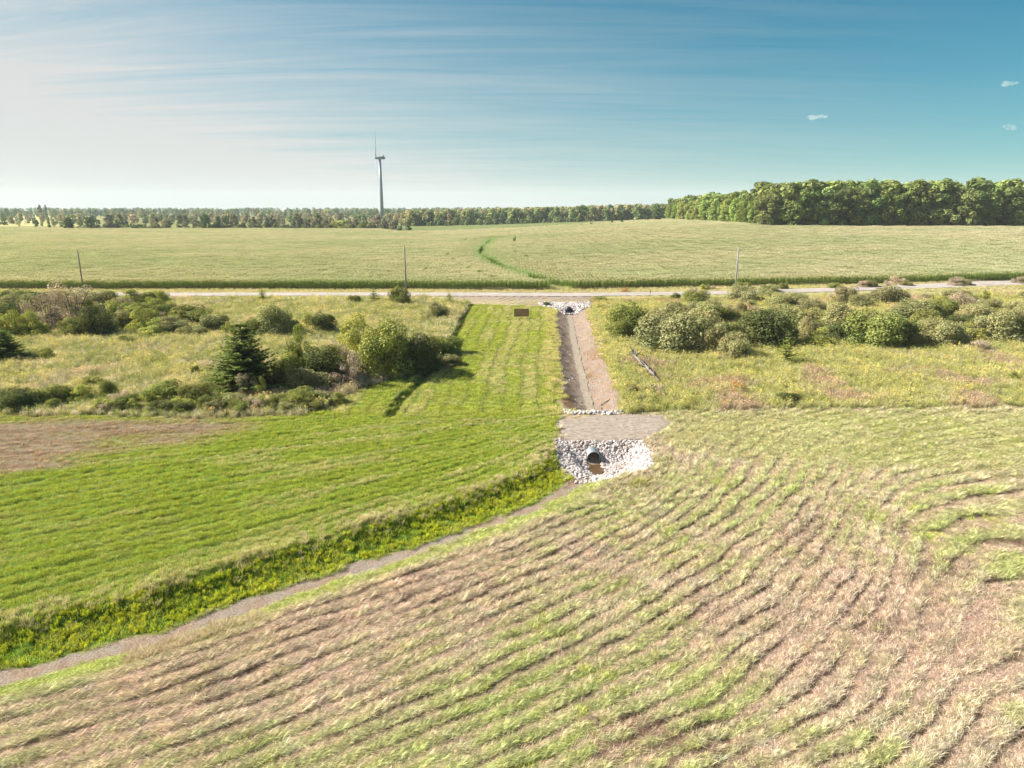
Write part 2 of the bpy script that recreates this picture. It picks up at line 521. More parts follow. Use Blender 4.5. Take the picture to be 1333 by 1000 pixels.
class MB:
    """collects vertices and faces of one mesh"""

    def __init__(self):
        self.v, self.q, self.t, self.c, self.n = [], [], [], [], 0

    def add(self, V, quads=None, tris=None, col=(1, 1, 1)):
        V = np.asarray(V, float)
        self.v.append(V)
        col = np.asarray(col, float)
        self.c.append(np.broadcast_to(col, (len(V), 3)) if col.ndim == 1 else col)
        if quads is not None and len(quads):
            self.q.append(np.asarray(quads) + self.n)
        if tris is not None and len(tris):
            self.t.append(np.asarray(tris) + self.n)
        self.n += len(V)

    def tube(self, pts, rad, n=7, col=(1, 1, 1), cap=True):
        pts = [np.asarray(p, float) for p in pts]
        rings = []
        ref = np.array([0.31, 0.87, 0.37])
        for i, p in enumerate(pts):
            t = pts[min(i + 1, len(pts) - 1)] - pts[max(i - 1, 0)]
            t = t / (np.linalg.norm(t) + 1e-9)
            a = np.cross(t, ref)
            a /= np.linalg.norm(a) + 1e-9
            b = np.cross(t, a)
            ang = np.arange(n) * 2 * math.pi / n
            rings.append(p + rad[i] * (np.cos(ang)[:, None] * a + np.sin(ang)[:, None] * b))
        V = np.concatenate(rings)
        q = []
        for i in range(len(pts) - 1):
            for k in range(n):
                q.append((i * n + k, i * n + (k + 1) % n, (i + 1) * n + (k + 1) % n, (i + 1) * n + k))
        tr = []
        if cap:
            V = np.concatenate([V, [pts[0], pts[-1]]])
            m = len(pts) * n
            for k in range(n):
                tr.append((m, (k + 1) % n, k))
                tr.append((m + 1, m - n + k, m - n + (k + 1) % n))
        self.add(V, q, tr, col)

    def box(self, x0, x1, y0, y1, z0, z1, col=(1, 1, 1)):
        V = [(x, y, z) for z in (z0, z1) for y in (y0, y1) for x in (x0, x1)]
        self.add(V, [(0, 2, 3, 1), (4, 5, 7, 6), (0, 1, 5, 4), (2, 6, 7, 3), (0, 4, 6, 2), (1, 3, 7, 5)], col=col)

    def mesh(self, name, mat=None, smooth=False):
        f = []
        if self.q:
            f.append(np.concatenate(self.q))
        if self.t:
            f.append(np.concatenate(self.t))
        return raw_mesh(name, np.concatenate(self.v), f, np.concatenate(self.c), smooth, mat)

    def obj(self, name, mat=None, parent=None, smooth=False, loc=None):
        o = bpy.data.objects.new(name, self.mesh(name, mat, smooth))
        COL.objects.link(o)
        if parent:
            o.parent = parent
        if loc is not None:
            o.location = loc
        return o


def link(name, mesh, parent=None, loc=None):
    o = bpy.data.objects.new(name, mesh)
    COL.objects.link(o)
    if parent:
        o.parent = parent
    if loc is not None:
        o.location = loc
    return o


def empty(name, loc):
    o = bpy.data.objects.new(name, None)
    COL.objects.link(o)
    o.location = loc
    o.empty_display_size = 0.3
    return o


# ---------------------------------------------------------------- materials
def new_mat(name):
    m = bpy.data.materials.new(name)
    m.use_nodes = True
    m.node_tree.nodes.clear()
    return m, m.node_tree, m.node_tree.links


def _mul(t, a, b):
    n = _node(t, 'ShaderNodeMix', data_type='RGBA', blend_type='MULTIPLY')
    n.inputs[0].default_value = 1.0
    for s, v in ((n.inputs[6], a), (n.inputs[7], b)):
        if isinstance(v, tuple):
            s.default_value = (*v, 1)
        else:
            t.links.new(v, s)
    return n.outputs[2]


def _noise_gain(t, scale, lo, hi, coord='Object', detail=4):
    c = _node(t, 'ShaderNodeTexCoord')
    n = _node(t, 'ShaderNodeTexNoise')
    n.inputs['Scale'].default_value, n.inputs['Detail'].default_value = scale, detail
    t.links.new(c.outputs[coord], n.inputs[0])
    r = _node(t, 'ShaderNodeMapRange')
    r.inputs[1].default_value, r.inputs[2].default_value = 0.3, 0.7
    r.inputs[3].default_value, r.inputs[4].default_value = lo, hi
    t.links.new(n.outputs[0], r.inputs[0])
    return r.outputs[0], n.outputs[0]


def leafy(name, source, transl=0.35):
    """diffuse and translucent leaf; source: 'INSTANCER' tint or 'OBJECT' colour"""
    m, t, L = new_mat(name)
    a = _node(t, 'ShaderNodeAttribute', attribute_type='GEOMETRY', attribute_name='col')
    if source == 'INSTANCER':
        b = _node(t, 'ShaderNodeAttribute', attribute_type='INSTANCER', attribute_name='tint').outputs[0]
    else:
        oi = _node(t, 'ShaderNodeObjectInfo')
        hs = _node(t, 'ShaderNodeMapRange')
        hs.inputs[3].default_value, hs.inputs[4].default_value = 0.85, 1.15
        L.new(oi.outputs['Random'], hs.inputs[0])
        b = _mul(t, oi.outputs['Color'], hs.outputs[0])
    c = _mul(t, a.outputs[0], b)
    d = _node(t, 'ShaderNodeBsdfDiffuse')
    s = _node(t, 'ShaderNodeBsdfTranslucent')
    L.new(c, d.inputs[0])
    L.new(_mul(t, c, (1.0, 1.05, 0.6)), s.inputs[0])
    mx = _node(t, 'ShaderNodeMixShader')
    mx.inputs[0].default_value = transl
    L.new(d.outputs[0], mx.inputs[1])
    L.new(s.outputs[0], mx.inputs[2])
    o = _node(t, 'ShaderNodeOutputMaterial')
    L.new(mx.outputs[0], o.inputs[0])
    return m


def solid(name, color, rough=0.8, scale=3.0, lo=0.8, hi=1.2, bump=0.0, metallic=0.0, usecol=False, tinted=False, bdist=0.02, stretch=None):
    m, t, L = new_mat(name)
    g, nz = _noise_gain(t, scale, lo, hi)
    if stretch:
        tc_, mp_, n_ = _node(t, 'ShaderNodeTexCoord'), _node(t, 'ShaderNodeMapping'), _node(t, 'ShaderNodeTexNoise')
        mp_.inputs['Scale'].default_value = stretch
        n_.inputs['Detail'].default_value = 6
        L.new(tc_.outputs['Object'], mp_.inputs[0])
        L.new(mp_.outputs[0], n_.inputs[0])
        r_ = _node(t, 'ShaderNodeMapRange')
        r_.inputs[1].default_value, r_.inputs[2].default_value, r_.inputs[3].default_value, r_.inputs[4].default_value = 0.35, 0.65, 0.72, 1.15
        L.new(n_.outputs[0], r_.inputs[0])
        mm = _node(t, 'ShaderNodeMath', operation='MULTIPLY')
        L.new(g, mm.inputs[0])
        L.new(r_.outputs[0], mm.inputs[1])
        g = mm.outputs[0]
    base = color
    if usecol:
        base = _mul(t, _node(t, 'ShaderNodeAttribute', attribute_type='GEOMETRY', attribute_name='col').outputs[0], color)
    if tinted:
        base = _mul(t, _node(t, 'ShaderNodeAttribute', attribute_type='INSTANCER', attribute_name='tint').outputs[0], color)
    c = _mul(t, base, g) if not isinstance(base, tuple) else _mul(t, g, base)
    p = _node(t, 'ShaderNodeBsdfPrincipled')
    p.inputs['Roughness'].default_value, p.inputs['Metallic'].default_value = rough, metallic
    p.inputs['Specular IOR Level'].default_value = 0.3
    L.new(c, p.inputs['Base Color'])
    if bump:
        b = _node(t, 'ShaderNodeBump')
        b.inputs['Strength'].default_value, b.inputs['Distance'].default_value = bump, bdist
        L.new(nz, b.inputs['Height'])
        L.new(b.outputs[0], p.inputs['Normal'])
    o = _node(t, 'ShaderNodeOutputMaterial')
    L.new(p.outputs[0], o.inputs[0])
    return m


M_BLADE = leafy('grass_blade', 'INSTANCER', 0.30)
M_LEAF = leafy('leaf', 'OBJECT', 0.20)
M_LEAF_FAR = leafy('leaf_far', 'INSTANCER', 0.25)
M_BARK = solid('bark', (0.16, 0.13, 0.10), 0.9, 6, 0.6, 1.3, 0.5)
M_DEAD = solid('dead_wood', (0.21, 0.185, 0.18), 0.85, 5, 0.6, 1.2, 0.5)
M_POLE = solid('pole_wood', (0.22, 0.20, 0.185), 0.85, 4, 0.7, 1.2, 0.3)
M_STEEL = solid('galvanised_steel', (0.50, 0.56, 0.57), 0.38, 5, 0.75, 1.15, 0.1, metallic=0.75)
M_PLASTIC = solid('black_pipe', (0.018, 0.018, 0.022), 0.45, 3, 0.8, 1.2)
M_BOARD = solid('plywood', (0.30, 0.20, 0.12), 0.8, 2.5, 0.75, 1.2, 0.15)
M_STONE = solid('limestone', (0.50, 0.475, 0.47), 0.8, 3, 0.75, 1.15, 0.35, tinted=True)
M_ROAD = solid('road_gravel', (0.37, 0.33, 0.30), 0.95, 0.7, 0.85, 1.12, 0.4, stretch=(0.02, 0.7, 1))
M_TRACK = solid('track_gravel', (0.30, 0.25, 0.205), 0.95, 2.2, 0.68, 1.2, 0.6, usecol=False, bdist=0.05, stretch=(0.16, 2.6, 1))
M_TURB = solid('turbine_paint', (0.20, 0.255, 0.32), 0.4, 0.05, 0.95, 1.05)
M_POST = solid('post_paint', (0.27, 0.27, 0.28), 0.6, 5, 0.85, 1.1)


def ground_material():
    m, t, L = new_mat('land')
    a = _node(t, 'ShaderNodeAttribute', attribute_type='GEOMETRY', attribute_name='col')
    g, nz = _noise_gain(t, 9.0, 0.62, 1.35, detail=7)
    g2, nz2 = _noise_gain(t, 0.045, 0.92, 1.08, detail=5)
    c = _mul(t, _mul(t, a.outputs[0], g), g2)
    p = _node(t, 'ShaderNodeBsdfPrincipled')
    p.inputs['Roughness'].default_value = 1.0
    p.inputs['Specular IOR Level'].default_value = 0.1
    L.new(c, p.inputs['Base Color'])
    b = _node(t, 'ShaderNodeBump')
    b.inputs['Strength'].default_value, b.inputs['Distance'].default_value = 0.6, 0.06
    L.new(nz, b.inputs['Height'])
    L.new(b.outputs[0], p.inputs['Normal'])
    o = _node(t, 'ShaderNodeOutputMaterial')
    L.new(p.outputs[0], o.inputs[0])
    return m


# ---------------------------------------------------------------- ground sheet
def axis(segments, grow_pos, lim_pos, grow_neg, lim_neg):
    a = []
    for lo, hi, st in segments:
        a.extend(np.arange(lo, hi, st))
    a.append(segments[-1][1])
    st = segments[-1][2]
    while a[-1] < lim_pos:
        st *= grow_pos
        a.append(a[-1] + st)
    b, st = [a[0]], segments[0][2]
    while b[-1] > lim_neg:
        st *= grow_neg
        b.append(b[-1] - st)
    return np.array(b[:0:-1] + a)


gx = axis([(-54, 54, 0.17)], 1.055, 6000, 1.055, -6000)
gy = axis([(15, 72, 0.14), (72, 182, 0.32)], 1.025, 6000, 1.25, -300)
GX, GY = np.meshgrid(gx, gy)
X, Y = GX.ravel(), GY.ravel()
Z = macro(X, Y)
near = Y < 185
colr = np.zeros((len(X), 3))
cc = classify(X[near], Y[near])
mh, sw = micro(X[near], Y[near], cc)
Z[near] += mh
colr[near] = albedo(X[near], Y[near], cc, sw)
xf, yf = X[~near], Y[~near]
nf = fbm(xf / 60, yf / 60, 95, 4)
farc = mix((0.15, 0.17, 0.05), (0.21, 0.21, 0.085), nf)
u = xf / yf
strip_ = ss(-0.17, -0.14, u) * (1 - ss(0.12, 0.2, u)) * (yf > 430) * (yf < 900)
farc = mix(farc, (0.15, 0.175, 0.065), strip_)
pale = (u < -0.60) * (yf > 800)
farc = mix(farc, (0.42, 0.40, 0.16), pale * 0.8 * (yf < 2500))
dsw, _, _ = poly_dist(xf, yf, SWALE)
farc = mix(farc, (0.14, 0.17, 0.05), (1 - ss(1.5, 4, dsw)) * (yf < 420))
colr[~near] = farc
nx_, ny_ = len(gx), len(gy)
I = np.arange(nx_ * ny_).reshape(ny_, nx_)
quads = np.stack([I[:-1, :-1].ravel(), I[:-1, 1:].ravel(), I[1:, 1:].ravel(), I[1:, :-1].ravel()], 1)
ground = link('ground', raw_mesh('ground', np.c_[X, Y, Z], [quads], colr, True, ground_material()))
tag(ground, 'mown and overgrown farm land reaching to the horizon', 'ground', kind='structure')


def sheet(name, mat, outline, step, lift, zf=None, jit=1.1, kind='structure', label=None, cat=None):
    """a thin laid surface following the land inside an outline"""
    xs = [p[0] for p in outline]
    ys = [p[1] for p in outline]
    ax, ay = np.arange(min(xs) - 1, max(xs) + 1, step), np.arange(min(ys) - 1, max(ys) + 1, step)
    gx_, gy_ = np.meshgrid(ax, ay)
    s = sdf(gx_.ravel(), gy_.ravel(), outline) + jit * (fbm(gx_.ravel() / 0.9, gy_.ravel() / 0.9, 5, 3) - 0.5)
    z = (zf or macro)(gx_.ravel(), gy_.ravel()) + lift * ss(0.0, 0.3, s) - 0.05 * (1 - ss(-0.2, 0.05, s))
    I_ = np.arange(gx_.size).reshape(gx_.shape)
    q = np.stack([I_[:-1, :-1].ravel(), I_[:-1, 1:].ravel(), I_[1:, 1:].ravel(), I_[1:, :-1].ravel()], 1)
    keep = (s[q] > -0.05).all(1)
    q = q[keep]
    used = np.unique(q)
    remap = np.full(gx_.size, -1)
    remap[used] = np.arange(len(used))
    V = np.c_[gx_.ravel(), gy_.ravel(), z][used]
    o = link(name, raw_mesh(name, V, [remap[q]], np.ones((len(V), 3)), True, mat))
    return tag(o, label, cat, kind=kind)


def ribbon(name, mat, pts, widths, lift, step, cross, zf=None, wob=0.0, seed=1, **k):
    P_ = []
    for (x0, y0), (x1, y1), w0, w1 in zip(pts[:-1], pts[1:], widths[:-1], widths[1:]):
        n = max(1, int(math.hypot(x1 - x0, y1 - y0) / step))
        for i in range(n):
            f = i / n
            P_.append((x0 + (x1 - x0) * f, y0 + (y1 - y0) * f, w0 + (w1 - w0) * f))
    P_.append((*pts[-1], widths[-1]))
    A = np.array(P_)
    for _ in range(6):
        A[1:-1, :2] = (A[:-2, :2] + 2 * A[1:-1, :2] + A[2:, :2]) / 4
    T = np.gradient(A[:, :2], axis=0)
    T /= np.linalg.norm(T, axis=1)[:, None]
    N = np.c_[-T[:, 1], T[:, 0]]
    off = np.linspace(-0.5, 0.5, cross)
    al = np.arange(len(A)) * step
    wl = A[:, 2] * (1 + wob * (fbm(al / 1.5, al * 0 + 3, seed, 3) - 0.5) * 2)
    wr = A[:, 2] * (1 + wob * (fbm(al / 1.5, al * 0 + 9, seed + 5, 3) - 0.5) * 2)
    W = np.where(off[None] < 0, wl[:, None], wr[:, None]) * off[None]
    XX = A[:, 0:1] + N[:, 0:1] * W
    YY = A[:, 1:2] + N[:, 1:2] * W
    ZZ = (zf or macro)(XX.ravel(), YY.ravel()).reshape(XX.shape) + lift
    I_ = np.arange(XX.size).reshape(XX.shape)
    q = np.stack([I_[:-1, :-1].ravel(), I_[:-1, 1:].ravel(), I_[1:, 1:].ravel(), I_[1:, :-1].ravel()], 1)
    o = link(name, raw_mesh(name, np.c_[XX.ravel(), YY.ravel(), ZZ.ravel()], [q[:, ::-1]], np.ones((XX.size, 3)), True, mat))
    return tag(o, **k)


ribbon('road', M_ROAD, ROAD, [6.6] * len(ROAD), 0.13, 1.5, 9, wob=0.05, label='pale gravel road running across in front of the corn', cat='road', kind='structure')
sheet('gravel_track', M_TRACK, CROSSING, 0.2, 0.06, label='short gravel crossing over the culvert between the two fields', cat='track')


def water_mat(name, color, rough):
    m, t, L = new_mat(name)
    g, nz = _noise_gain(t, 2.5, 0.7, 1.3)
    p = _node(t, 'ShaderNodeBsdfPrincipled')
    p.inputs['Roughness'].default_value = rough
    L.new(_mul(t, g, color), p.inputs['Base Color'])
    b = _node(t, 'ShaderNodeBump')
    b.inputs['Strength'].default_value, b.inputs['Distance'].default_value = 0.35, 0.02
    L.new(nz, b.inputs['Height'])
    L.new(b.outputs[0], p.inputs['Normal'])
    o = _node(t, 'ShaderNodeOutputMaterial')
    L.new(p.outputs[0], o.inputs[0])
    return m


wpts = DITCH[::-1]
ribbon('ditch_water', water_mat('shallow_water', (0.29, 0.235, 0.175), 0.5), [(wpts[0][0], wpts[0][1] + 0.5)] + wpts[1:-1] + [(wpts[-1][0], wpts[-1][1] - 2)], [0.9, 1.0, 0.9, 0.9],
       0.06, 0.6, 5, wob=0.4, label='shallow pale trickle of water along the bed of the straight ditch', cat='water', kind='structure')
sheet('outlet_puddle', water_mat('rusty_water', (0.10, 0.060, 0.026), 0.3), [(6.5, 56.0), (7.7, 56.0), (7.9, 54.3), (7.2, 53.3), (6.5, 54.2)], 0.12, 0.0, zf=lambda x, y: np.full_like(x, -1.38),
      label='rust brown puddle below the mouth of the steel culvert', cat='puddle')

# ---------------------------------------------------------------- scattering
SRC = {}


def source(name, meshes):
    c = bpy.data.collections.new(name)
    for i, me in enumerate(meshes):
        c.objects.link(bpy.data.objects.new('%s_%02d' % (name, i), me))
    SRC[name] = (c, len(meshes))


GAIN = {'short_tuft': (2.5, 2.06, 2.6), 'straw_tuft': (1.92, 1.84, 2.08), 'tall_tuft': (1.85, 1.68, 2.3), 'weed': (2.05, 1.78, 3.0), 'lush': (3.4, 2.35, 2.4), 'stone': (1, 1, 1)}


def scatter(name, src, pos, rotz, scl, tints, label, cat, tilt=None):
    tints = np.asarray(tints) * np.array(GAIN.get(src, (1, 1, 1)))
    n = len(pos)
    col, nv = SRC[src]
    me = bpy.data.meshes.new(name)
    me.vertices.add(n)
    me.vertices.foreach_set('co', np.asarray(pos, np.float32).ravel())
    rot = np.zeros((n, 3), np.float32)
    rot[:, 2] = rotz
    if tilt is not None:
        rot[:, :2] = tilt
    me.attributes.new('rot', 'FLOAT_VECTOR', 'POINT').data.foreach_set('vector', rot.ravel())
    scl = np.asarray(scl, np.float32)
    if scl.ndim == 1:
        scl = np.repeat(scl[:, None], 3, 1)
    me.attributes.new('scl', 'FLOAT_VECTOR', 'POINT').data.foreach_set('vector', np.ascontiguousarray(scl).ravel())
    me.attributes.new('tint', 'FLOAT_COLOR', 'POINT').data.foreach_set('color', np.c_[np.asarray(tints, np.float32), np.ones(n, np.float32)].astype(np.float32).ravel())
    me.attributes.new('vid', 'INT', 'POINT').data.foreach_set('value', RNG.integers(0, nv, n).astype(np.int32))
    o = link(name, me)
    g = bpy.data.node_groups.new(name, 'GeometryNodeTree')
    g.interface.new_socket('Geometry', in_out='INPUT', socket_type='NodeSocketGeometry')
    g.interface.new_socket('Geometry', in_out='OUTPUT', socket_type='NodeSocketGeometry')
    gi, go = g.nodes.new('NodeGroupInput'), g.nodes.new('NodeGroupOutput')
    ci = g.nodes.new('GeometryNodeCollectionInfo')
    ci.inputs[0].default_value = col
    ci.inputs[1].default_value = True
    ci.inputs[2].default_value = True
    ip = g.nodes.new('GeometryNodeInstanceOnPoints')
    g.links.new(gi.outputs[0], ip.inputs['Points'])
    g.links.new(ci.outputs[0], ip.inputs['Instance'])
    ip.inputs['Pick Instance'].default_value = True

    def na(nm, dt):
        k = g.nodes.new('GeometryNodeInputNamedAttribute')
        k.data_type = dt
        k.inputs[0].default_value = nm
        return k.outputs[0]
    e2r = g.nodes.new('FunctionNodeEulerToRotation')
    g.links.new(na('rot', 'FLOAT_VECTOR'), e2r.inputs[0])
    g.links.new(e2r.outputs[0], ip.inputs['Rotation'])
    g.links.new(na('scl', 'FLOAT_VECTOR'), ip.inputs['Scale'])
    g.links.new(na('vid', 'INT'), ip.inputs['Instance Index'])
    g.links.new(ip.outputs[0], go.inputs[0])
    md = o.modifiers.new('scatter', 'NODES')
    md.node_group = g
    return tag(o, label, cat, kind='stuff')


def blades(n, rng, length, spread, width, lean, flatness=0.0, along=None, v=(0.7, 1.25)):
    """a tuft of tapering bent blades; flatness 1 = lying"""
    V, T, Cc = [], [], []
    k = 0
    for i in range(n):
        r = spread * math.sqrt(rng.random())
        a = rng.random() * 6.283
        base = np.array([r * math.cos(a), r * math.sin(a), 0.0])
        az = rng.normal(0, along) if along is not None else rng.random() * 6.283
        if along is not None and rng.random() < 0.5:
            az += math.pi
        L_ = length * rng.uniform(0.6, 1.2)
        e0 = math.radians(rng.uniform(60, 88)) * (1 - flatness) + math.radians(rng.uniform(5, 40)) * flatness
        e1 = e0 - lean * rng.uniform(0.4, 1.4)
        d0 = np.array([math.cos(az) * math.cos(e0), math.sin(az) * math.cos(e0), math.sin(e0)])
        d1 = np.array([math.cos(az) * math.cos(e1), math.sin(az) * math.cos(e1), math.sin(e1)])
        if flatness > 0.5:
            base[2] = rng.uniform(0, 0.07)
        m = base + d0 * L_ * 0.5
        tip = m + d1 * L_ * 0.5
        tip[2] = max(tip[2], 0.01)
        sd = np.array([-math.sin(az), math.cos(az), rng.normal(0, 0.5)])
        sd = sd / np.linalg.norm(sd) * width * rng.uniform(0.7, 1.3) / 2
        V += [base - sd, base + sd, m + sd * 0.85, m - sd * 0.85, tip]
        T += [(k, k + 1, k + 2), (k, k + 2, k + 3), (k + 3, k + 2, k + 4)]
        g = rng.uniform(*v)
        Cc += [(g * .8,) * 3] * 2 + [(g,) * 3] * 2 + [(g * 1.1,) * 3]
        k += 5
    return V, T, Cc


def tuft_mesh(name, *a, mat=None, **k):
    V, T, Cc = blades(*a, **k)
    return raw_mesh(name, V, [np.array(T)], Cc, False, mat or M_BLADE)


rg = np.random.default_rng(3)
source('short_tuft', [tuft_mesh('short_tuft', 26, rg, 0.15, 0.18, 0.013, 0.7, v=(0.6, 1.4)) for _ in range(5)])
source('straw_tuft', [tuft_mesh('straw_tuft', 24, rg, 0.44, 0.24, 0.011, 0.5, flatness=0.95, along=0.5, v=(0.5, 1.5)) for _ in range(6)])
source('tall_tuft', [tuft_mesh('tall_tuft', 26, rg, 0.85, 0.30, 0.030, 0.75) for _ in range(4)])


def weed_mesh(name, rng, h, nst, head=None, leaf=0.11):
    """upright leafy stems, with a paler flower head on some"""
    V, T, Cc = [], [], []

    def quad(c, d, w, g):
        s = np.cross(d, rng.normal(0, 1, 3))
        s = s / (np.linalg.norm(s) + 1e-6) * w
        k = len(V)
        V.extend([c, c + d * 0.5 + s, c + d, c + d * 0.5 - s])
        T.extend([(k, k + 1, k + 2), (k, k + 2, k + 3)])
        Cc.extend([g] * 4)
    for _ in range(nst):
        b = np.array([rng.normal(0, 0.16), rng.normal(0, 0.16), 0])
        H = h * rng.uniform(0.6, 1.15)
        ln = rng.normal(0, 0.14, 2)
        for q in range(11):
            f = (q + 1) / 11
            c = b + np.array([ln[0] * f * H, ln[1] * f * H, H * f])
            a = rng.random() * 6.283
            d = np.array([math.cos(a), math.sin(a), rng.uniform(-0.2, 0.7)]) * leaf * (1.25 - 0.6 * f)
            g = rng.uniform(0.65, 1.25)
            quad(c, d, leaf * 0.22, (g, g, g))
        quad(b, np.array([ln[0] * H, ln[1] * H, H]), 0.008, (0.8, 0.7, 0.6))
        if head is not None and rng.random() < 0.6:
            tp = b + np.array([ln[0] * H, ln[1] * H, H])
            for q in range(5):
                a = rng.random() * 6.283
                quad(tp, np.array([math.cos(a) * .7, math.sin(a) * .7, rng.uniform(0, .8)]) * 0.13, 0.035, head)
    return raw_mesh(name, V, [np.array(T)], Cc, False, M_BLADE)


source('weed', [weed_mesh('weed', rg, 0.85, 7, None if i % 2 else (1.35, 1.2, 0.9)) for i in range(5)])
source('lush', [weed_mesh('lush', rg, 0.5, 9, None, 0.15) for i in range(4)])


def in_view(x, y, margin=4.0):
    dep = y * CP + CAM_H * SP
    vy = (-y * SP * -1 * 0 + (y * SP - CAM_H * CP)) / np.maximum(dep, 1)
    return (np.abs(x) < dep * 0.745 + margin) & (vy > -0.585) & (y > 15)


def sample(box, dens):
    x0, x1, y0, y1 = box
    n = int((x1 - x0) * (y1 - y0) * dens)
    x, y = RNG.uniform(x0, x1, n), RNG.uniform(y0, y1, n)
    k = in_view(x, y)
    return x[k], y[k]


def row_angle(x, y, c):
    e = 0.3
    fx = np.where(c['left'] > 0.5, tps_eval(LEFT_FIT, x + e, y) - tps_eval(LEFT_FIT, x - e, y), tps_eval(FORE_FIT, x + e, y) - tps_eval(FORE_FIT, x - e, y))
    fy = np.where(c['left'] > 0.5, tps_eval(LEFT_FIT, x, y + e) - tps_eval(LEFT_FIT, x, y - e), tps_eval(FORE_FIT, x, y + e) - tps_eval(FORE_FIT, x, y - e))
    return np.arctan2(fx, -fy)


def pts_with(x, y):
    c = classify(x, y)
    h, s = micro(x, y, c)
    return c, macro(x, y) + h, s


def jitter(col, n, a=0.12):
    return np.asarray(col) * (1 + RNG.normal(0, a, (n, 1))) * (1 + RNG.normal(0, a * 0.15, (n, 3)))


# cut straw and stubble of the near field
for (y0, y1, dn, sc) in ((17, 30, 85, 0.72), (30, 44, 56, 0.85), (44, 69, 32, 1.0)):
    x, y = sample((-30, 60, y0, y1), dn)
    c, z, s = pts_with(x, y)
    ok = (c['left'] < 0.5) & (c['rm'] < 0.4) & (c['lm'] < .4) & (c['cross'] < 0.3) & (c['apron'] < 0.3) & (c['bed'] < 0.4) & (c['ditch'] < .4)
    pink, green, soil = fore_tones(x, y)
    ok &= ~((y > 65.0) & (x < 15) & (x > 2))
    ok &= RNG.random(len(x)) < (0.42 + 0.58 * s) * (1 - 0.75 * soil) * (1 - 0.45 * c['lawn']) * (1 - 0.85 * ss(0.81, 0.86, c['ph']) * c['amp'])
    x, y, z, s, pink, green, soil = (q[ok] for q in (x, y, z, s, pink, green, soil))
    c = {k_: q[ok] for k_, q in c.items()}
    n = len(x)
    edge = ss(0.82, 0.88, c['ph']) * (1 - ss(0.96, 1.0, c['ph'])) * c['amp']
    t = mix((0.36, 0.335, 0.225), (0.295, 0.315, 0.135), ss(0.1, 0.6, green + RNG.normal(0, 0.15, n)))
    crest = ss(0.25, 0.55, c['ph'])
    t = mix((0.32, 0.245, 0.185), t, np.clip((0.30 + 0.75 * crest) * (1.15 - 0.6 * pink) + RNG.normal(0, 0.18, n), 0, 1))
    t = mix(t, (0.36, 0.285, 0.21), np.clip(pink * 0.75 - 0.28 + RNG.normal(0, 0.2, n), 0, 0.7))
    t = mix(t, (0.215, 0.265, 0.065), np.clip((green - 0.6) * 2.0, 0, 0.7) * (RNG.random(n) < 0.5) * crest)
    t = mix(t, (0.10, 0.068, 0.05), 0.85 * edge)  # groove straw tinted dark: bare soil tone plus painted swath shadow
    t = mix(t, (0.20, 0.145, 0.105), 0.6 * ss(0.40, 0.46, c['ph']) * (1 - ss(0.46, 0.54, c['ph'])) * ss(0.5, 0.65, fbm(x / 2, y / 2, 63, 2)))
    t = mix(t, (0.285, 0.29, 0.13), 0.7 * c['lawn'])
    chan_side = (c['chs'] > 0) * (1 - ss(1.5, 4.0, c['chd']))
    t = mix(t, (0.24, 0.29, 0.07), chan_side * 0.75)
    ang = row_angle(x, y, c) + RNG.normal(0, 0.25, n)
    sz = sc * RNG.uniform(0.7, 1.3, n)
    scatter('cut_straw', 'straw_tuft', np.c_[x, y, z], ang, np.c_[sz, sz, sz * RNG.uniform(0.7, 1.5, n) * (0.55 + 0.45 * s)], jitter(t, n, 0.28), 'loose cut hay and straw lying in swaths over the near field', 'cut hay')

# green mown field and lawn grass
for (x0, x1, y0, y1, dn, sc) in ((-60, 12, 24, 45, 34, 1.0), (-62, 12, 45, 69, 22, 1.2), (-26, 14, 66, 150, 9, 1.7)):
    x, y = sample((x0, x1, y0, y1), dn)
    c, z, s = pts_with(x, y)
    ok = (c['left'] > 0.5) & (c['lm'] < 0.4) & (c['cross'] < 0.3) & (c['bank'] < 0.5) & (c['bed'] < 0.4) & (c['ditch'] < 0.5) & (c['apron'] < .3) & (c['road'] > 8.5)
    ok &= RNG.random(len(x)) < (0.15 + 0.85 * np.where(c['strip'] > 0.5, 0.5 + 0.5 * s, s)) * (1 - 0.8 * c['patch'])
    x, y, z, s = (q[ok] for q in (x, y, z, s))
    c = {k_: q[ok] for k_, q in c.items()}
    n = len(x)
    n2 = 0.55 * fbm(x / 5.5, y / 2.2, 85, 5) + 0.45 * vnoise(c['rowid'] * 3.17, along_u(x, y) / 7, 87)
    t = mix((0.170, 0.225, 0.030), (0.235, 0.255, 0.10), np.clip(ss(0.40, 0.70, n2) * 0.9 + c['strip'] * 0.12 + RNG.normal(0, 0.12, n), 0, 1))
    t = mix(t, (0.235, 0.185, 0.13), c['patch'] * 0.85)
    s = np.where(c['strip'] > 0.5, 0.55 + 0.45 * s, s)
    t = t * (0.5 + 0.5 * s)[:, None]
    sz = sc * (0.7 + 0.3 * s) * RNG.uniform(0.7, 1.35, n)
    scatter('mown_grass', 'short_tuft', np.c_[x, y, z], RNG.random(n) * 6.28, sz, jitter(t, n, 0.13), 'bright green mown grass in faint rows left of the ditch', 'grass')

x, y = sample((11, 62, 44, 69), 14)
c, z, s = pts_with(x, y)
ok = (c['left'] < 0.5) & (c['lawn'] > 0.35) & (c['rm'] < 0.4) & (c['cross'] < 0.3)
ok &= fbm(x / 1.7, y / 1.7, 85, 3) > 0.42
x, y, z = x[ok], y[ok], z[ok]
n = len(x)
t = mix((0.215, 0.235, 0.10), (0.165, 0.215, 0.045), ss(0.4, 0.7, fbm(x / 5, y / 3, 15, 3)))
scatter('lawn_grass', 'short_tuft', np.c_[x, y, z], RNG.random(n) * 6.28, RNG.uniform(0.8, 1.4, n), jitter(t, n), 'short yellowish grass beside the gravel crossing', 'grass')

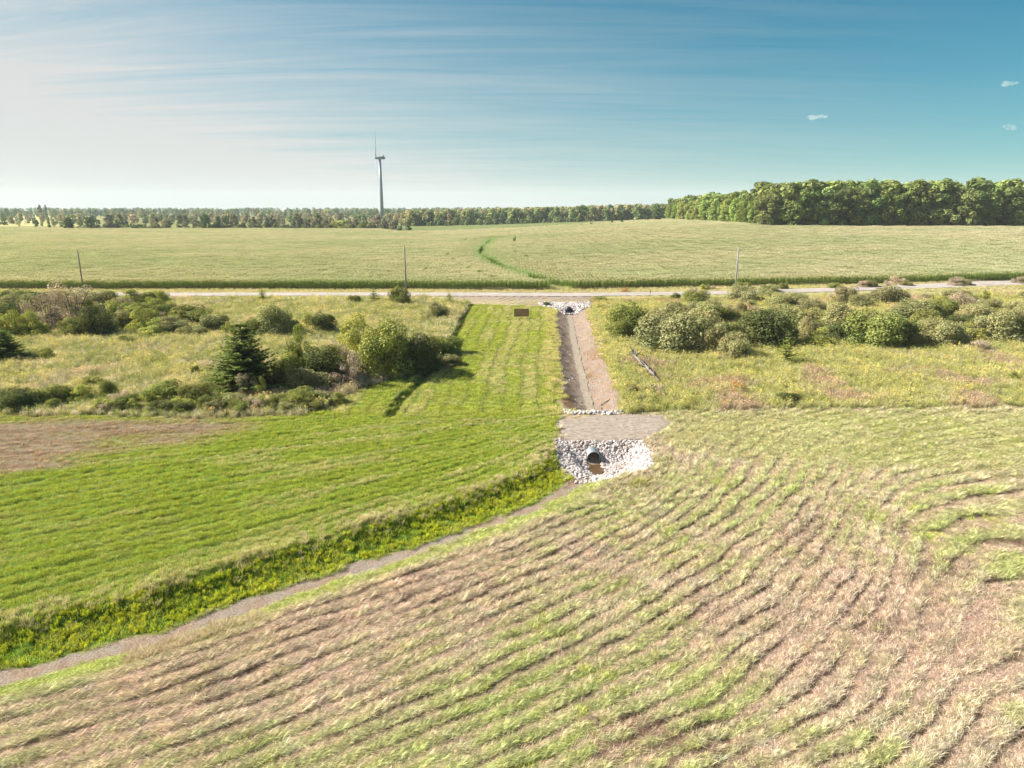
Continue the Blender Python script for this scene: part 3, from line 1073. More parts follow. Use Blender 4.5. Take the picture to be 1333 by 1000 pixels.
# tufts of longer green grass left standing in the near field, and along the channel
x, y = sample((-30, 50, 18, 56), 7)
c, z, s = pts_with(x, y)
pink, green, soil = fore_tones(x, y)
side = (c['chs'] > 0) & (c['chd'] > 0.5) & (c['chd'] < 3.0) & (fbm(x / 1.8, y / 1.8, 77, 2) > 0.45)
ok = (c['left'] < 0.5) & (c['apron'] < 0.2) & (c['cross'] < .2) & (c['bed'] < .3) & (side | (fbm(x / 1.5, y / 1.5, 79, 3) * 0.7 + green * 0.5 > 0.86))
x, y, z = x[ok], y[ok], z[ok]
n = len(x)
scatter('standing_grass', 'short_tuft', np.c_[x, y, z], RNG.random(n) * 6.28, RNG.uniform(0.9, 1.9, n), jitter((0.20, 0.27, 0.045), n, 0.18), 'small green grass clumps left among the swaths', 'grass')

# lush weeds on the far bank of the channel, and the pale grass along its top
x, y = sample((-48, 8, 24, 59), 16)
c, z, s = pts_with(x, y)
ok = (c['bank'] > 0.5) & (c['apron'] < 0.4) & (fbm(x / 1.1, y / 1.1, 26, 2) > 0.30)
x, y, z = x[ok], y[ok], z[ok]
n = len(x)
t = mix((0.115, 0.205, 0.012), (0.21, 0.29, 0.03), fbm(x / 1.2, y / 1.2, 19, 3))
scatter('bank_weeds', 'lush', np.c_[x, y, z], RNG.random(n) * 6.28, RNG.uniform(0.25, 0.5, n) * (0.7 + 0.6 * fbm(x / 1.4, y / 1.4, 27, 2)), jitter(t, n, 0.15), 'lush bright green weeds covering the bank of the channel', 'weeds')
x, y = sample((-48, 8, 24, 59), 14)
c, z, s = pts_with(x, y)
ok = (c['bank'] > 0.4) & (c['apron'] < 0.4)
x, y, z = x[ok], y[ok], z[ok]
n = len(x)
t = mix((0.14, 0.215, 0.02), (0.25, 0.29, 0.06), fbm(x / 1.5, y / 1.5, 18, 3))
scatter('bank_grass', 'short_tuft', np.c_[x, y, z], RNG.random(n) * 6.28, RNG.uniform(1.0, 2.0, n), jitter(t, n, 0.15), 'long bright grass mixed with the weeds on the channel bank', 'grass')
x, y = sample((-50, 8, 24, 59), 16)
c, z, s = pts_with(x, y)
ok = RNG.random(len(x)) < c['tall'] * (0.25 + 0.75 * ss(0.4, 0.6, fbm(x / 3, y / 3, 23, 2)))
ok &= c['apron'] < 0.2
x, y, z = x[ok], y[ok], z[ok]
n = len(x)
t = mix((0.27, 0.28, 0.085), (0.40, 0.36, 0.19), fbm(x / 2, y / 2, 29, 3))
scatter('pale_grass', 'tall_tuft', np.c_[x, y, z], RNG.random(n) * 6.28, RNG.uniform(0.3, 0.65, n), jitter(t, n), 'pale seeding grass standing along the top of the bank', 'grass')
PALE = [flat(px, py) for px, py in ((170, 842), (240, 818), (330, 792), (335, 800), (250, 832), (180, 858))]
x, y = sample((-20, 0, 24, 40), 40)
ok = sdf(x, y, PALE) > -0.35
ok &= poly_dist(x, y, CHAN)[0] > 0.8
x, y = x[ok], y[ok]
z, n = macro(x, y), len(x)
scatter('seed_grass', 'tall_tuft', np.c_[x, y, z], RNG.random(n) * 6.28, RNG.uniform(0.4, 0.8, n), jitter((0.30, 0.265, 0.14), n), 'long strip of tan seeding grass beside the dirt bed', 'grass')
x, y = RNG.normal(flat(833, 632)[0], 0.35, 22), RNG.normal(flat(833, 632)[1], 0.3, 22)
scatter('corner_grass', 'tall_tuft', np.c_[x, y, macro(x, y)], RNG.random(22) * 6.28, RNG.uniform(0.6, 0.9, 22), jitter((0.27, 0.27, 0.09), 22), 'olive grass clump at the lower corner of the stones', 'grass')

# overgrown meadows either side
for nm, key, box, lab in (('left_meadow', 'lm', (-125, 2, 62, 163), 'tall yellow green meadow growth left of the mown strip'), ('right_meadow', 'rm', (9, 130, 62, 172), 'tall yellow green meadow growth right of the ditch')):
    for src, dn in (('tall_tuft', 3.6), ('weed', 4.6)):
        x, y = sample(box, dn)
        ok = RNG.random(len(x)) < np.clip(1.35 - y / 190, 0.45, 1)
        x, y = x[ok], y[ok]
        c = classify(x, y)
        ok = (c[key] > 0.5) & (c['road'] > 5.5)
        x, y = x[ok], y[ok]
        z, n = macro(x, y), len(x)
        a1, a2, a3 = fbm(x / 6, y / 6, 101, 4), fbm(x / 2.5, y / 2.5, 105, 3), fbm(x / 11, y / 11, 109, 3)
        if src == 'tall_tuft':
            t = mix((0.29, 0.305, 0.12), (0.40, 0.38, 0.23), ss(0.35, 0.65, a1 + RNG.normal(0, 0.08, n)))
        else:
            t = mix((0.15, 0.20, 0.045), (0.285, 0.305, 0.10), ss(0.35, 0.65, a2 + RNG.normal(0, 0.1, n)))
        if key == 'rm':
            t = mix(t, (0.25, 0.285, 0.06), 0.45)
            t = mix(t, (0.27, 0.20, 0.13), 0.6 * ss(0.58, 0.74, a1))
        else:
            t = mix(t, (0.34, 0.29, 0.21), 0.45 * ss(0.58, 0.75, a3))
        sz = (0.5 + 0.75 * a2) * RNG.uniform(0.7, 1.25, n) * (1 + ss(90, 160, y) * 0.35)
        scatter('meadow_growth', src, np.c_[x, y, z], RNG.random(n) * 6.28, sz, jitter(t, n, 0.15), lab, 'meadow')

# ---------------------------------------------------------------- stones
def stone_mesh(name, rng):
    import bmesh
    bm = bmesh.new()
    bmesh.ops.create_icosphere(bm, subdivisions=2, radius=0.5)
    k = rng.normal(0, 1, (5, 3))
    k /= np.linalg.norm(k, axis=1)[:, None]
    for v in bm.verts:
        p = np.array(v.co)
        for d in k:
            e = p @ d - 0.30
            if e > 0:
                p = p - d * e
        v.co = p * np.array([1.15, 0.9, 0.75])
    me = bpy.data.meshes.new(name)
    bm.to_mesh(me)
    bm.free()
    me.materials.append(M_STONE)
    return me


source('stone', [stone_mesh('stone', rg) for _ in range(6)])


def stones(name, x, y, lo, hi, label, warm=0.15):
    n = len(x)
    sz = lo * 0.8 + (hi * 1.25 - lo * 0.8) * RNG.random(n) ** 2.2
    t = mix((1.15, 1.12, 1.10), (0.60, 0.57, 0.60), RNG.random(n) ** 1.3)
    t = mix(t, (0.62, 0.5, 0.42), 0.45 * ss(0.55, 0.75, fbm(x / 1.2, y / 1.2, 37, 3)))
    t = mix(t, (0.85, 0.66, 0.52), warm * (RNG.random(n) < 0.35))
    scatter(name, 'stone', np.c_[x, y, macro(x, y) + sz * 0.12], RNG.random(n) * 6.28, sz, t, label, 'stones', tilt=RNG.normal(0, 0.5, (n, 2)))


x, y = sample((3, 13, 48, 60), 130)
j = fbm(x / 0.8, y / 0.8, 33, 2) - 0.5
ok = (sdf(x, y, BASIN) + j * 0.6 > 0.0) & (sdf(x, y, CROSSING) < 0.15) & ~((np.hypot(x - 7.1, (y - 54.6) / 1.6) < 0.7)) & ~((np.abs(x - 7.05) < 0.62) & (y > 55.4) & (y < 57.2))
d, _, _ = poly_dist(x, y, CHAN)
ok &= ~((y < 52.5) & (d < 0.7) & (RNG.random(len(x)) < 0.75))
stones('riprap', x[ok], y[ok], 0.11, 0.29, 'bed of pale broken stone around the steel culvert outlet')
x, y = sample((3, 15, 64, 69), 45)
c = classify(x, y)
hz = macro(x, y)
ok = (y < 67.5) & (y > 66.2) & (c['dd'] < 4.0) & (y > 66.75 - 0.12 * c['dd'])
stones('inlet_stones', x[ok], y[ok], 0.2, 0.42, 'thin line of white stones along the ditch end of the crossing', 0.05)
x, y = sample((6, 20, 137, 150), 22)
dr, _, _ = poly_dist(x, y, ROAD)
d0 = DITCH[0]
ok = (np.abs(x - d0[0]) < 0.8 + 0.65 * (y - 137.5)) & (dr > 3.6) & (y > 138.2)
stones('road_culvert_stones', x[ok], y[ok], 0.3, 0.6, 'grey stones heaped around the black road culvert', 0.05)
x, y = sample((0, 18, 66.5, 140), 9)
c = classify(x, y)
ok = (c['dd'] + 1.2 * (fbm(x / 1.7, y / 1.7, 38, 3) - 0.5) > np.where(c['ds'] > 0, 3.3, 2.8)) & (c['dd'] < 4.8) & (fbm(x / 1.3, y / 1.3, 39, 2) > 0.36) & (c['cross'] < .2)
x, y = x[ok], y[ok]
n = len(x)
t = mix((0.17, 0.215, 0.04), (0.29, 0.285, 0.13), fbm(x / 2, y / 2, 43, 3))
scatter('ditch_edge_grass', 'short_tuft', np.c_[x, y, macro(x, y)], RNG.random(n) * 6.28, RNG.uniform(1.2, 3.0, n), jitter(t, n, 0.15), 'ragged grass creeping over both edges of the ditch', 'grass')
x, y = sample((10, 15, 60, 67), 26)
ok = (RNG.random(len(x)) < np.exp(-((x - 11.8) / 1.5) ** 2)) & (y > 60.5)
stones('track_stones', x[ok], y[ok], 0.06, 0.16, 'pale gravel spilling off the right end of the crossing', 0.3)
x, y = sample((2, 14, 66, 138), 3.0)
c = classify(x, y)
ok = (c['ditch'] > 0.6) & (c['dd'] > 0.8) & (RNG.random(len(x)) < 0.25 + 0.75 * (c['ds'] > 0))
stones('ditch_stones', x[ok], y[ok], 0.07, 0.2, 'small stones scattered over the bare banks of the ditch', 0.6)

# ---------------------------------------------------------------- corn
def corn_patch(name, rng, rows=5, per=16):
    V, T, Cc = [], [], []

    def strip(ps, ws, sdv, cols):
        k = len(V)
        for p, w, cl in zip(ps, ws, cols):
            V.extend([p - sdv * w, p + sdv * w])
            Cc.extend([cl, cl])
        for i in range(len(ps) - 1):
            T.extend([(k + 2 * i, k + 2 * i + 1, k + 2 * i + 3), (k + 2 * i, k + 2 * i + 3, k + 2 * i + 2)])
    for r in range(rows):
        for i in range(per):
            b = np.array([-0.125 * per + 0.25 * i + rng.normal(0, 0.04) + 0.12, -0.38 * rows + 0.76 * r + 0.38 + rng.normal(0, 0.03), 0])
            H = rng.uniform(1.95, 2.45)
            g = rng.uniform(0.8, 1.2)
            strip([b, b + [0, 0, H]], [0.02, 0.012], np.array([1.0, 0, 0]), [(0.10 * g, 0.12 * g, 0.035)] * 2)
            az0 = rng.random() * 3.14
            for q in range(7):
                az = az0 + (q % 2) * math.pi + rng.normal(0, 0.35)
                z0 = H * (0.28 + 0.10 * q)
                L_ = rng.uniform(0.5, 0.8) * (1.0 if q < 5 else 0.75)
                d = np.array([math.cos(az), math.sin(az), 0])
                p0 = b + [0, 0, z0]
                p1 = p0 + d * L_ * 0.45 + [0, 0, 0.26]
                p2 = p0 + d * L_ + [0, 0, -0.05]
                f = z0 / H
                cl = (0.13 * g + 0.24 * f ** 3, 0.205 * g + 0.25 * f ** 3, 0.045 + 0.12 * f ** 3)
                strip([p0, p1, p2], [0.03, 0.045, 0.006], np.array([-d[1], d[0], 0.15]), [cl] * 3)
            for q in range(6):
                az = rng.random() * 6.283
                e = rng.uniform(0.2, 0.6)
                p0 = b + [0, 0, H - 0.05]
                d = np.array([math.cos(az) * e, math.sin(az) * e, 1]) * rng.uniform(0.22, 0.36)
                cl = (0.60 * g, 0.61 * g, 0.42 * g)
                strip([p0, p0 + d], [0.022, 0.012], np.array([-math.sin(az), math.cos(az), 0]), [cl, cl])
    return raw_mesh(name, V, [np.array(T)], Cc, False, M_BLADE)


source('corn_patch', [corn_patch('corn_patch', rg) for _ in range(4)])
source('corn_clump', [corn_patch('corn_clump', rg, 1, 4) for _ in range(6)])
# corn field outline: near edge along the road, far edge at the hedgerow and the wood
cn = P((-330, 377.5), (0, 377), (350, 377), (560, 377.5), (650, 378.5), (700, 379), (760, 377), (880, 374.5), (1000, 372.5), (1333, 366.5), (1700, 360))
WOOD_EDGE = [at_dist(866, 290, 700)[:2], at_dist(900, 290, 590)[:2], at_dist(945, 291, 480)[:2], at_dist(1000, 293, 395)[:2], at_dist(1100, 291, 388)[:2], at_dist(1215, 289, 382)[:2], at_dist(1333, 287, 376)[:2], at_dist(1560, 284, 365)[:2]]
CORN = cn + [(330, 330)] + WOOD_EDGE[::-1] + [at_dist(800, 290, 640)[:2], at_dist(700, 290, 560)[:2], at_dist(530, 292, 560)[:2], at_dist(500, 297, 640)[:2], at_dist(250, 297, 660)[:2], at_dist(-100, 297, 680)[:2], at_dist(-350, 300, 640)[:2]]
ax, ay = np.arange(-560, 340, 4.0), np.arange(170, 720, 3.8)
cx, cy = np.meshgrid(ax, ay)
cx, cy = cx.ravel() + RNG.normal(0, 0.15, cx.size), cy.ravel() + RNG.normal(0, 0.1, cx.size)
def corn(cx, cy, src, sel):
    k = in_view(cx, cy, 12)
    cx, cy = cx[k], cy[k]
    e = sdf(cx, cy, CORN) + 0.7 * (vnoise(cx / 3, cy / 3, 4) - 0.5)
    d, _, a = poly_dist(cx, cy, SWALE)
    w = np.where(a < 26, 3.2 - a * 0.06, 0.7) + 2.6 * (fbm(cx / 6, cy / 6, 8, 3) - 0.5)
    ok = sel(e, d) & (e > 0.0) & (d > w)
    cx, cy, d = cx[ok], cy[ok], d[ok]
    n = len(cx)
    a1 = fbm(cx / 40, cy / 25, 120, 4)
    t = mix((1.06, 1.0, 0.98), (1.24, 1.07, 1.16), ss(0.3, 0.7, a1))
    t = mix(t, (0.80, 1.0, 0.7), (1 - ss(1, 5, d)) * 0.7)
    sz = RNG.uniform(0.93, 1.08, n)
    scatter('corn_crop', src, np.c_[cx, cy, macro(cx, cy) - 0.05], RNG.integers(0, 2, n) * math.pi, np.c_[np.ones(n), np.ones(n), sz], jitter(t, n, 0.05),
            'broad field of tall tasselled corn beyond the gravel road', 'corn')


corn(cx, cy, 'corn_patch', lambda e, d: (e > 5) & (d > 13))
ax, ay = np.arange(-190, 230, 1.0), np.arange(174, 232, 0.76)
cx2, cy2 = np.meshgrid(ax, ay)
cx2, cy2 = cx2.ravel(), cy2.ravel()
corn(cx2, cy2, 'corn_clump', lambda e, d: (e <= 5) & (d > 13))
ax, ay = np.arange(-40, 40, 1.0), np.arange(174, 420, 0.76)
cx2, cy2 = np.meshgrid(ax, ay)
corn(cx2.ravel(), cy2.ravel(), 'corn_clump', lambda e, d: d <= 13)
# roadside grass and the green swale through the corn
x, y = sample((-140, 150, 158, 205), 3.2)
c_, _, _ = poly_dist(x, y, ROAD)
dsw, _, _ = poly_dist(x, y, SWALE)
inc = sdf(x, y, CORN)
ok = (c_ > 3.9) & ((inc < 0.8) & (inc > -14) | ((dsw < 5) & (inc > 0)))
x, y = x[ok], y[ok]
n = len(x)
t = mix((0.26, 0.29, 0.07), (0.40, 0.36, 0.18), fbm(x / 5, y / 3, 131, 3))
scatter('roadside_grass', 'tall_tuft', np.c_[x, y, macro(x, y)], RNG.random(n) * 6.28, RNG.uniform(0.4, 0.85, n), jitter(t, n), 'dry yellowish grass along the verge between road and corn', 'grass')
x, y = sample((-10, 30, 176, 420), 1.6)
dsw, _, a = poly_dist(x, y, SWALE)
ok = (dsw < 3.0) & (RNG.random(len(x)) < np.where(a < 40, 1.0, 0.5))
x, y = x[ok], y[ok]
n = len(x)
scatter('swale_grass', 'tall_tuft', np.c_[x, y, macro(x, y)], RNG.random(n) * 6.28, RNG.uniform(0.8, 1.4, n), jitter((0.25, 0.275, 0.10), n), 'green grassy swale winding through the corn', 'grass')

# ---------------------------------------------------------------- foliage
def leaf_cloud(rng, lumps, nleaf, size, inner=0.25, up=0.35, stretch=1.6, grad=None):
    """many small leaf-sized faces spread through clumps (centre, radii)"""
    C0 = np.array([l[0] for l in lumps], float)
    R = np.array([l[1] for l in lumps], float)
    w = (R.prod(1)) ** (2 / 3)
    k = rng.choice(len(lumps), nleaf, p=w / w.sum())
    d = rng.normal(0, 1, (nleaf, 3))
    d /= np.linalg.norm(d, axis=1)[:, None]
    rr = np.where(rng.random(nleaf) < inner, rng.uniform(0.3, 0.9, nleaf), rng.uniform(0.84, 1.07, nleaf))
    c = C0[k] + R[k] * d * rr[:, None]
    ok = c[:, 2] > 0.0
    c, d, k = c[ok], d[ok], k[ok]
    m = len(c)
    nrm = d * 0.9 + rng.normal(0, 0.55, (m, 3)) + np.array([0, 0, up])
    nrm /= np.linalg.norm(nrm, axis=1)[:, None]
    a = np.cross(nrm, rng.normal(0, 1, (m, 3)))
    a /= np.linalg.norm(a, axis=1)[:, None]
    b = np.cross(nrm, a)
    s = size * rng.uniform(0.6, 1.4, (m, 1))
    V = np.stack([c - a * s * stretch / 2, c + b * s / 2 - a * s * 0.1, c + a * s * stretch / 2, c - b * s / 2 - a * s * 0.1], 1).reshape(-1, 3)
    q = np.arange(m * 4).reshape(m, 4)
    lum = rng.uniform(0.82, 1.18, len(lumps))[k] * rng.uniform(0.75, 1.25, m)
    hue = rng.normal(0, 0.03, m) + rng.normal(0, 0.03, len(lumps))[k]
    cl = np.stack([lum * (1 + hue), lum, lum * (1 - hue * 0.5)], 1)
    return V, q, np.repeat(cl, 4, 0)


def stems_mb(rng, n, h, spread, r=0.02):
    mb = MB()
    for i in range(n):
        a = rng.random() * 6.283
        s = spread * rng.uniform(0.3, 1)
        p0 = np.array([math.cos(a) * 0.06, math.sin(a) * 0.06, -0.02])
        p1 = np.array([math.cos(a) * s * 0.5, math.sin(a) * s * 0.5, h * 0.5])
        p2 = np.array([math.cos(a) * s, math.sin(a) * s, h * rng.uniform(0.8, 1)])
        mb.tube([p0, p1, p2], [r, r * 0.7, r * 0.25], 5)
    return mb


def bush_mesh(name, rng, n, nleaf, size, tall=1.0, loose=0.0, mat=None):
    """unit bush: 1 wide, 1 high"""
    L_ = []
    for i in range(n):
        a = rng.random() * 6.283
        r = math.sqrt(rng.random()) * 0.36
        top = math.sqrt(max(0.05, 1 - (r / 0.5) ** 2))
        zc_ = rng.uniform(0.2, 0.80 + loose * 0.1) * top
        q = rng.uniform(0.11, 0.22) * (1 - 0.25 * loose)
        L_.append(((math.cos(a) * r, math.sin(a) * r, zc_), (q, q, q * rng.uniform(0.9, 1.25))))
    for a in np.arange(0, 6.28, 0.9):
        L_.append(((math.cos(a) * 0.33, math.sin(a) * 0.33, 0.16), (0.15, 0.15, 0.17)))
    V, q, cl = leaf_cloud(rng, L_, nleaf, size)
    return raw_mesh(name, V, [q], cl, False, mat or M_LEAF)


bg_ = np.random.default_rng(11)
BUSH = {'round': [bush_mesh('foliage', bg_, 22, 14000, 0.023) for _ in range(4)],
        'loose': [bush_mesh('foliage', bg_, 24, 9000, 0.024, loose=1.0) for _ in range(4)],
        'thin': [bush_mesh('foliage', bg_, 20, 5000, 0.022, loose=1.0) for _ in range(3)]}
STEM = [stems_mb(bg_, 9, 0.8, 0.34, 0.014).mesh('stem', M_BARK, True) for _ in range(3)]


def conifer_mb(rng, whorls, per, droop=0.25, taper=0.42):
    """unit conifer: 1 high, about 0.85 wide; returns needles and trunk"""
    nd, tr = MB(), MB()
    tr.tube([(0, 0, -0.02), (0, 0, 0.5), (0, 0, 0.98)], [0.022, 0.014, 0.003], 7)
    for w in range(whorls):
        f = (w + rng.uniform(0, 0.6)) / whorls
        z = 0.04 + 0.93 * f
        Lw = taper * (1 - f) ** 0.72 + 0.018
        for p in range(per if f < 0.75 else max(4, per - 3)):
            az = rng.random() * 6.283
            L_ = Lw * rng.uniform(0.65, 1.15)
            d = np.array([math.cos(az), math.sin(az), 0])
            sd = np.array([-d[1], d[0], 0])
            rise = 0.25 + 0.5 * f
            if rng.random() < 0.25:
                tr.tube([(0, 0, z), tuple(d * L_ * 0.6 + [0, 0, z + L_ * 0.05])], [0.005, 0.002], 4, cap=False)
            ns = max(4, int(L_ / 0.022))
            for i in range(ns):
                g = (i + 0.5) / ns
                c = d * L_ * g + [0, 0, z + L_ * (rise * g * g - droop * g)]
                wd = 0.075 * (1.05 - 0.75 * g) * (0.5 + L_ * 1.6) + 0.012
                for sgn in (-1, 1):
                    dirv = d * 0.75 + sd * sgn * rng.uniform(0.5, 1.1) + np.array([0, 0, rng.uniform(-0.25, 0.12)])
                    dirv = dirv / np.linalg.norm(dirv) * wd * rng.uniform(0.7, 1.3)
                    up = np.cross(dirv, sd * sgn + d + [0, 0, rng.normal(0, .6)])
                    up = up / (np.linalg.norm(up) + 1e-9) * wd * 0.22
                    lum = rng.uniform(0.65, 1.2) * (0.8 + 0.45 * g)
                    nd.add([c, c + dirv * 0.5 + up, c + dirv, c + dirv * 0.5 - up], [(0, 1, 2, 3)], None, (lum * 0.95, lum, lum * 0.9))
    return nd, tr


_a, _b = conifer_mb(bg_, 26, 15)
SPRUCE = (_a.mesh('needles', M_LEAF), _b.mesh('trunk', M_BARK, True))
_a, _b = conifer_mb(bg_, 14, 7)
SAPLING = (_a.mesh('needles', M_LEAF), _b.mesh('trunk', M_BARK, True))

TONE = {'W': (0.325, 0.315, 0.145), 'G': (0.235, 0.255, 0.075), 'Y': (0.38, 0.385, 0.10), 'D': (0.12, 0.14, 0.05), 'B': (0.46, 0.37, 0.28), 'S': (0.15, 0.185, 0.055), 'K': (0.28, 0.31, 0.08), 'O': (0.50, 0.28, 0.12)}  # D: dark green, deepened so the leaf colour carries bush shade


def leafcolor(o, kind, s=0.06):
    c = np.array(TONE[kind]) * (1 + RNG.normal(0, s)) * (1 + RNG.normal(0, s * 0.35, 3))
    o.color = (*np.clip(c, 0.01, 0.9), 1)


def place_px(px, py):
    x, y = gpt(px, py)
    return x, y, float(macro(x, y))


def px_size(y, z, px):
    return px * (y * CP + (CAM_H - z) * SP) / FPX


COUNT = {}


def pick(lst, key):
    COUNT[key] = COUNT.get(key, -1) + 1
    return lst[COUNT[key] % len(lst)]


def plant(px, py, w, h, kind, label, group=None, style=None, small=False):
    x, y, z = place_px(px, py)
    W = px_size(y, z, w)
    # a bush seen from above: part of its height in the picture is its depth
    down = math.atan2(CAM_H - z, y)
    H = max(px_size(y, z, h) / math.cos(down) - 0.12 * W * math.sin(down), 0.45 * W, 0.5)
    y2 = y + W * 0.38
    x2 = x * y2 / y
    conif = kind in 'SK'
    name = 'spruce_tree' if kind == 'S' else ('conifer_sapling' if kind == 'K' else 'shrub')
    r = empty(name, (x2, y2, float(macro(x2, y2)) - 0.04))
    tag(r, label, 'tree' if conif else 'shrub', group)
    r.rotation_euler.z = RNG.random() * 6.28
    if conif:
        big = W > 4
        a_, b_ = SPRUCE if big else SAPLING
        parts = [('needles', a_, (W / 0.66, W / 0.66, H * 1.06)), ('trunk', b_, (W / 0.66, W / 0.66, H * 1.06))]
    else:
        st = style or {'W': 'round', 'G': 'round', 'D': 'round', 'Y': 'loose', 'B': 'thin', 'O': 'thin'}[kind]
        sc = (W * 1.3, W * 1.22, H * 1.2)
        parts = [('foliage', pick(BUSH[st], st), sc), ('stem', pick(STEM, 's'), sc)]
    for nm, me, sc in parts:
        o = link(nm, me, r)
        o.scale = sc
        leafcolor(o, kind)
    return r


G_L, G_R = 'shrubs in the overgrown meadow left of the mown strip', 'shrubs in the overgrown meadow right of the ditch'
PLANTS_L = [
    (24, 400, 48, 22, 'G', 'green shrub by the corn edge farthest up the photo left side'),
    (6, 424, 46, 28, 'D', 'dark shrub cut by the left picture border below the corn'),
    (18, 442, 40, 30, 'Y', 'yellow green shrub just above the spruce at the left border'),
    (46, 441, 32, 30, 'Y', 'loose yellow shrub left of the big pinkish shrub'),
    (68, 432, 44, 48, 'B', 'left half of the big pinkish brown thinning shrub mass'),
    (98, 424, 56, 48, 'B', 'tallest pinkish brown shrub with thin grey foliage near the road'),
    (97, 440, 30, 24, 'G', 'small green shrub in front of the pinkish brown mass'),
    (128, 439, 40, 36, 'D', 'dark shaded shrub right of the pinkish brown mass'),
    (126, 402, 50, 22, 'W', 'grey shrub behind the pinkish mass below the left utility pole'),
    (160, 425, 46, 28, 'Y', 'round yellow green shrub right of the dark shaded one'),
    (166, 400, 40, 18, 'Y', 'low yellow shrub against the corn right of the left pole'),
    (189, 433, 38, 28, 'Y', 'yellow green shrub in the middle of the left clump row'),
    (207, 439, 40, 20, 'Y', 'low spreading yellow shrub at the front of the left clump row'),
    (217, 417, 32, 22, 'G', 'green shrub at the end of the visible gravel road'),
    (202, 395, 32, 14, 'G', 'dark green shrub touching the road at its left end'),
    (250, 425, 52, 24, 'G', 'broad green shrub standing alone right of the left clump row'),
    (282, 434, 34, 24, 'W', 'greyish round shrub beside the broad green one'),
    (253, 439, 30, 14, 'W', 'low greyish shrub in front of the broad green one'),
    (297, 437, 18, 14, 'Y', 'tiny yellowish shrub right of the greyish round shrub'),
    (334, 439, 30, 24, 'G', 'green shrub directly above the tip of the big spruce'),
    (356, 440, 46, 38, 'W', 'tall grey green shrub behind the big spruce'),
    (380, 436, 22, 22, 'Y', 'yellow green shrub on the right flank of the grey green one'),
    (402, 430, 22, 18, 'Y', 'small yellow shrub left of the lone dark round shrub'),
    (423, 435, 28, 27, 'D', 'lone dark round shrub in the middle of the left meadow'),
    (372, 508, 34, 28, 'D', 'dark low shrub touching the big spruce on its right'),
    (388, 494, 34, 60, 'Y', 'thin pale upright shrub right of the big spruce'),
    (421, 502, 58, 46, 'D', 'dark dense shrub between the spruce and the pinkish dead shrub'),
    (458, 505, 34, 40, 'B', 'pinkish half dead shrub in the tall clump by the mown strip'),
    (470, 472, 56, 50, 'Y', 'loose yellow shrub behind the pinkish half dead one'),
    (506, 494, 66, 66, 'G', 'tallest green shrub of the clump by the mown strip'),
    (546, 488, 52, 50, 'D', 'dark green shrub casting its shadow on the mown strip'),
    (579, 470, 38, 32, 'G', 'outermost green shrub at the edge of the mown strip'),
    (584, 478, 30, 11, 'W', 'low bluish grey shrub at the foot of the outermost one'),
    (322, 520, 26, 30, 'B', 'pinkish bare shrub in front of the big spruce'),
    (341, 520, 15, 24, 'Y', 'small yellow green shrub in front of the big spruce'),
    (400, 514, 60, 18, 'W', 'low grey brush below the dark dense shrub'),
    (446, 508, 40, 14, 'B', 'low tan brush below the pinkish half dead shrub'),
    (398, 530, 46, 16, 'G', 'low green brush at the front edge right of the spruce'),
    (26, 535, 52, 26, 'D', 'dark shrub at the field edge in the photo left corner of the meadow'),
    (72, 527, 38, 22, 'G', 'green shrub second along the front edge of the left meadow'),
    (106, 524, 32, 18, 'Y', 'low yellow shrub on the front edge of the left meadow'),
    (141, 520, 22, 22, 'G', 'narrow upright green shrub near the front edge of the left meadow'),
    (192, 531, 34, 20, 'Y', 'yellowish shrub left of the broad front edge shrub'),
    (217, 523, 48, 24, 'G', 'broad green shrub on the front edge left of the spruce'),
    (258, 527, 36, 26, 'G', 'green shrub on the front edge nearest the spruce'),
    (300, 535, 40, 14, 'W', 'low pale brush at the foot of the spruce on its left'),
    (163, 447, 18, 9, 'G', 'tiny lone green shrub in the open part of the left meadow'),
    (255, 490, 10, 14, 'G', 'tiny upright sapling in the open meadow left of the spruce'),
    (461, 396, 14, 12, 'G', 'small round shrub by the road left of the roadside spruce'),
    (521, 399, 24, 24, 'G', 'bushy small tree beside the middle utility pole'),
    (568, 416, 28, 20, 'W', 'grey green shrub near the top of the mown strip'),
    (611, 404, 8, 8, 'D', 'tiny dark shrub at the top corner of the mown strip'),
    (712, 399, 9, 6, 'D', 'tiny dark shrub beside the road culvert stones'),
    (120, 505, 26, 10, 'Y', 'low yellow tuft shrub in the open left meadow'),
    (310, 480, 18, 10, 'Y', 'small yellowish shrub just left of the spruce crown'),
    (60, 470, 26, 14, 'Y', 'low yellow shrub right of the spruce at the left border'),
]
